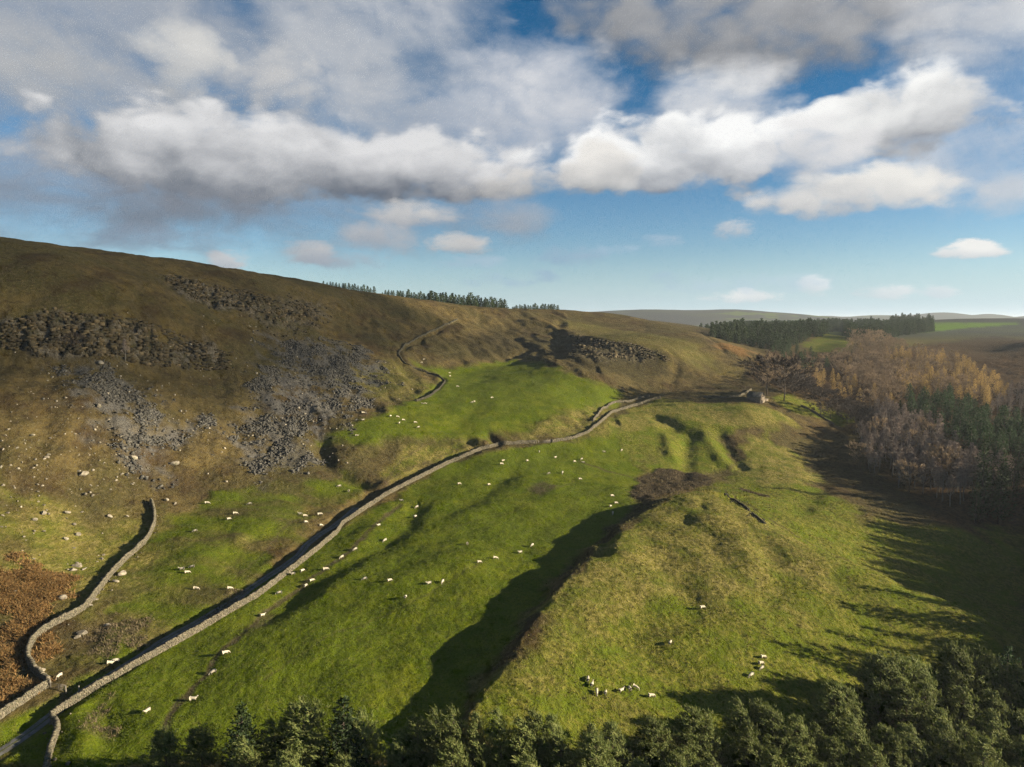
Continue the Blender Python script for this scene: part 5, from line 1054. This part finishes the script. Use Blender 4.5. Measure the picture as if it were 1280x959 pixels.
def heap(name, M, n, smin, smax, mat, label, flat=.7, power=1.0, pw=2.2, sink=.1, bedded=False):
    C = scatter_mask(M, n, power=power); s = smin + (smax - smin) * RNG.random((n, 1)) ** pw; S = s * RNG.uniform(.6, 1.15, (n, 3)) * np.array([1, .85, flat]); C[:, 2] += Z0 + S[:, 2] * (.5 - sink) * .6
    ang = RNG.uniform(0, 6.3, n); amp = .5
    if bedded:                                   # blocks of a cliff lie along the strike, level in their beds
        gx, gy = hgt(C[:, 0] + 4, C[:, 1]) - hgt(C[:, 0] - 4, C[:, 1]), hgt(C[:, 0], C[:, 1] + 4) - hgt(C[:, 0], C[:, 1] - 4); ang = np.arctan2(gy, gx) + math.pi / 2 + RNG.normal(0, .25, n); amp = .1
    b = MB(); V = stones(C, S, ang, .13 if bedded else .2); tl = RNG.uniform(-amp, amp, n)[:, None]; c0 = C[:, None]; d = V - c0
    V = np.stack([d[..., 0], d[..., 1] * np.cos(tl) - d[..., 2] * np.sin(tl), d[..., 1] * np.sin(tl) + d[..., 2] * np.cos(tl)], -1) + c0
    b.many(V, BOXF); o = b.build(name, mat); o['kind'] = 'stuff'; o['label'] = label; return o
heap('scree', M_SCREE * np.clip(.12 + 1.5 * fbm(GX / 14, GY / 24, 4, 221), .02, 1.4), 24000, .25, 1.25, MAT['scree'], 'grey scree of angular blocks below the crags', pw=2.6)
heap('scattered_rubble', np.clip(hillside, 0, 1) * (GX < -60) * (rad < 480) * np.clip(.25 + fbm(GX / 30, GY / 30, 3, 201), 0, 1) * (GZ < 5), 2600, .2, 1.1, MAT['boulder'], 'stones strewn over the left slope', pw=3)
heap('crag_blocks', M_CRAG * np.clip(.2 + 1.3 * fbm(GX / 9, GY / 14, 3, 223), .03, 1.4), 1300, .4, 1.8, MAT['crag'], 'broken gritstone blocks of the crag', flat=1.0, pw=2.0, sink=.4, bedded=True)
# the cliffs: beds of blocks split by upright joints, laid along the rock face
def cliff(top, bot, seg, rows, label):
    C = []; S = []; A = []; x0, x1 = top[0][0], top[-1][0]; joints = np.sort(RNG.uniform(x0, x1, int((x1 - x0) / 11)))
    for j in range(rows):
        x = x0 + random.uniform(0, seg); run = random.uniform(-.5, .6)
        while x < x1:
            w = seg * random.uniform(.5, 2.4); xc = x + w / 2; yt, yb = np.interp(xc, *zip(*top)), np.interp(xc, *zip(*bot)); py = yt + (yb - yt) * (j + .5 + random.uniform(-.2, .2)) / rows + 1.5 * math.sin(xc / 13)
            hole = float(fbm(np.array([xc / 16.0]), np.array([j / 2.6]), 2, 231)[0])
            x += w * random.uniform(.92, 1.08)
            if hole > .16 + .25 * random.random() or np.abs(joints - xc).min() < .9: run = random.uniform(-.7, .8); continue
            if random.random() < .35: run = random.uniform(-.7, .8)
            p = hit(xc, py); d = math.hypot(p[0], p[1]); to = -p[:2] / d; dd = run + random.uniform(-.15, .15) - .5
            C.append((p[0] + to[0] * dd, p[1] + to[1] * dd, p[2] + Z0)); S.append((w / FPX * d * random.uniform(.9, 1.15), random.uniform(1.6, 3.0), (yb - yt) / rows / FPX * d * random.uniform(.7, 1.2))); A.append(math.atan2(to[1], to[0]) + math.pi / 2 + .45 + random.uniform(-.15, .15))
    b = MB(); b.many(stones(np.array(C), np.array(S), np.array(A), .06), BOXF); o = b.build('crag', MAT['crag']); o['kind'] = 'stuff'; o['label'] = label
cliff([(0,402),(40,394),(90,390),(140,394),(190,402),(230,422),(285,440)], [(0,434),(60,440),(100,442),(150,450),(200,458),(250,462),(285,462)], 3.1, 15, 'long gritstone crag across the left hill')
cliff([(205,343),(250,351),(300,361),(340,372),(395,386)], [(205,352),(255,374),(300,385),(345,396),(395,398)], 3.0, 9, 'upper gritstone crag near the skyline of the left hill')
cliff([(712,420),(760,424),(800,434),(832,444)], [(712,440),(760,446),(800,450),(832,452)], 2.6, 8, 'dark crag on the hill behind the terrace')
# the lone tussocks, rushes and dead bracken: real blades, too many to count
def tufts(name, M, n, h, w, blades, mat, label, rmax=420, spread=.25, lean=.5, power=1.0):
    C = scatter_mask(M, n, rmax=rmax, power=power); C = np.repeat(C, blades, 0); m = len(C); C[:, :2] += RNG.normal(0, spread, (m, 2)); C[:, 2] = hgt(C[:, 0], C[:, 1]) + Z0 - .03
    a = RNG.uniform(0, 6.3, m); ww = w * RNG.uniform(.6, 1.3, m); hh = h * RNG.uniform(.45, 1.2, m); dx, dy = np.cos(a) * ww, np.sin(a) * ww; l = RNG.normal(0, lean, (m, 2)) * hh[:, None]
    V = np.stack([C - np.c_[dx, dy, dx * 0], C + np.c_[dx, dy, dx * 0], C + np.c_[l[:, 0] + .15 * dx, l[:, 1] + .15 * dy, hh]], 1); b = MB(); b.many(V, [(0, 1, 2)]); o = b.build(name, mat); o['kind'] = 'stuff'; o['label'] = label; return o
MAT.update(rush=foliage('dead_rushes', [(.070, .053, .030), (.12, .092, .052), (.16, .125, .072)], 0), bracken=foliage('dead_bracken', [(.13, .068, .022), (.20, .112, .040), (.24, .148, .058), (.09, .07, .026)], 0, .1),
  tuss=foliage('tussock_grass', [(.085, .095, .018), (.15, .135, .035), (.21, .175, .065), (.11, .10, .022)], 0, .15), sward=foliage('pasture_tufts', [(.055, .085, .008), (.09, .115, .013), (.12, .125, .022)], 0, .15))
tufts('rushes', M_RUSH, 8000, .6, .07, 5, MAT['rush'], 'brown rush bed in the hollow behind the mound', spread=.3)
tufts('bracken', M_BRACKEN * (rad < 300), 9000, .65, .16, 4, MAT['bracken'], 'rusty dead bracken behind the winding wall', rmax=300, lean=.9, spread=.35)
tufts('tussock_grass', (1 - M_GREEN) * (1 - M_SCREE) * (1 - M_LANE) * (GX > -20) * np.clip(.5 + fbm(GX / 8, GY / 8, 2, 211), .05, 1), 52000, .50, .09, 4, MAT['tuss'], 'rough tussock grass over the mound and knolls', rmax=330, spread=.16)
tufts('moor_grass', hillside * (1 - M_SCREE) * (1 - M_CRAG) * np.clip(.5 + fbm(GX / 8, GY / 8, 2, 213), .05, 1), 16000, .5, .09, 4, MAT['rush'], 'brown moor grass of the left slope', rmax=420, spread=.25)
tufts('pasture_grass', M_GREEN * (1 - M_LANE) * np.clip(.4 + fbm(GX / 6, GY / 6, 2, 215), .02, 1), 34000, .24, .07, 4, MAT['sward'], 'longer grass of the pasture', rmax=300, spread=.2)

# ------------------------------------------------------------------ the cloud that shades the left hill: it hangs to the right, outside the picture, up the sun's path
def shade_cloud():
    bm = __import__('bmesh').new(); ops = __import__('bmesh').ops; rg = np.random.default_rng(3)
    C = np.array([-165, 440, -8]) + SUN * 5200; px_ = np.array([SUN[1], -SUN[0], 0]); px_ /= np.linalg.norm(px_)
    for k in range(70):
        q = rg.uniform(-1, 1, 3); c = C + px_ * q[0] * 215 + np.array([0, 0, 1]) * (q[1] * 52 * (1 - .3 * q[0] ** 2) + 30) + SUN * q[2] * 90
        r = rg.uniform(26, 58) * (1 - .4 * abs(q[0])); ops.create_icosphere(bm, subdivisions=3, radius=r, matrix=Matrix.Translation(Vector(c + np.array([0, 0, Z0]))) @ Matrix.Diagonal((1.4, 1.4, .8, 1)))
    m0 = bpy.data.meshes.new('cloud_lumps'); bm.to_mesh(m0); bm.free(); o0 = bpy.data.objects.new('cloud_lumps', m0); COL.objects.link(o0); md = o0.modifiers.new('Remesh', 'REMESH'); md.mode = 'VOXEL'; md.voxel_size = 7
    me = bpy.data.meshes.new_from_object(o0.evaluated_get(bpy.context.evaluated_depsgraph_get())); bpy.data.objects.remove(o0); me.name = 'cloud'; o = bpy.data.objects.new('cloud', me); COL.objects.link(o); o['kind'] = 'stuff'; o['label'] = 'unseen small cumulus put up the sun to shade the left hill'
    m, t, b = material('cloud_vapour'); b.inputs['Base Color'].default_value = (.9, .9, .9, 1); b.inputs['Roughness'].default_value = 1
    tr = t.new('ShaderNodeBsdfTransparent'); mx = t.new('ShaderNodeMixShader'); P = t.new('ShaderNodeTexCoord').outputs['Object']; t.put(mx.inputs[0], t.mr(t.noise(P, .012, 4, .6), .35, .65, .30, .56)); t.l.new(tr.outputs[0], mx.inputs[1]); t.l.new(b.outputs[0], mx.inputs[2]); t.l.new(mx.outputs[0], t.n['Material Output'].inputs[0])
    me.materials.append(m)
    for p in me.polygons: p.use_smooth = True
shade_cloud()
# ------------------------------------------------------------------ air: thin haze over the whole country
def haze():
    r = 23500; b = MB(); b.box((0, 0, Z0 + (-140 + 118) / 2), (2 * r, 2 * r, 118 + 140)); m = bpy.data.materials.new('haze_air'); m.use_nodes = True; t = NT(m.node_tree); t.n.remove(t.n['Principled BSDF'])
    v = t.new('ShaderNodeVolumePrincipled'); v.inputs['Color'].default_value = (.82, .90, 1, 1); v.inputs['Density'].default_value = 4.6e-5; v.inputs['Anisotropy'].default_value = .2
    t.l.new(v.outputs[0], t.n['Material Output'].inputs['Volume']); o = b.build('haze', m); o['kind'] = 'stuff'; o['label'] = 'thin pale haze filling the air'
haze()
print('ground z', float(GZ.min()), float(GZ.max()))
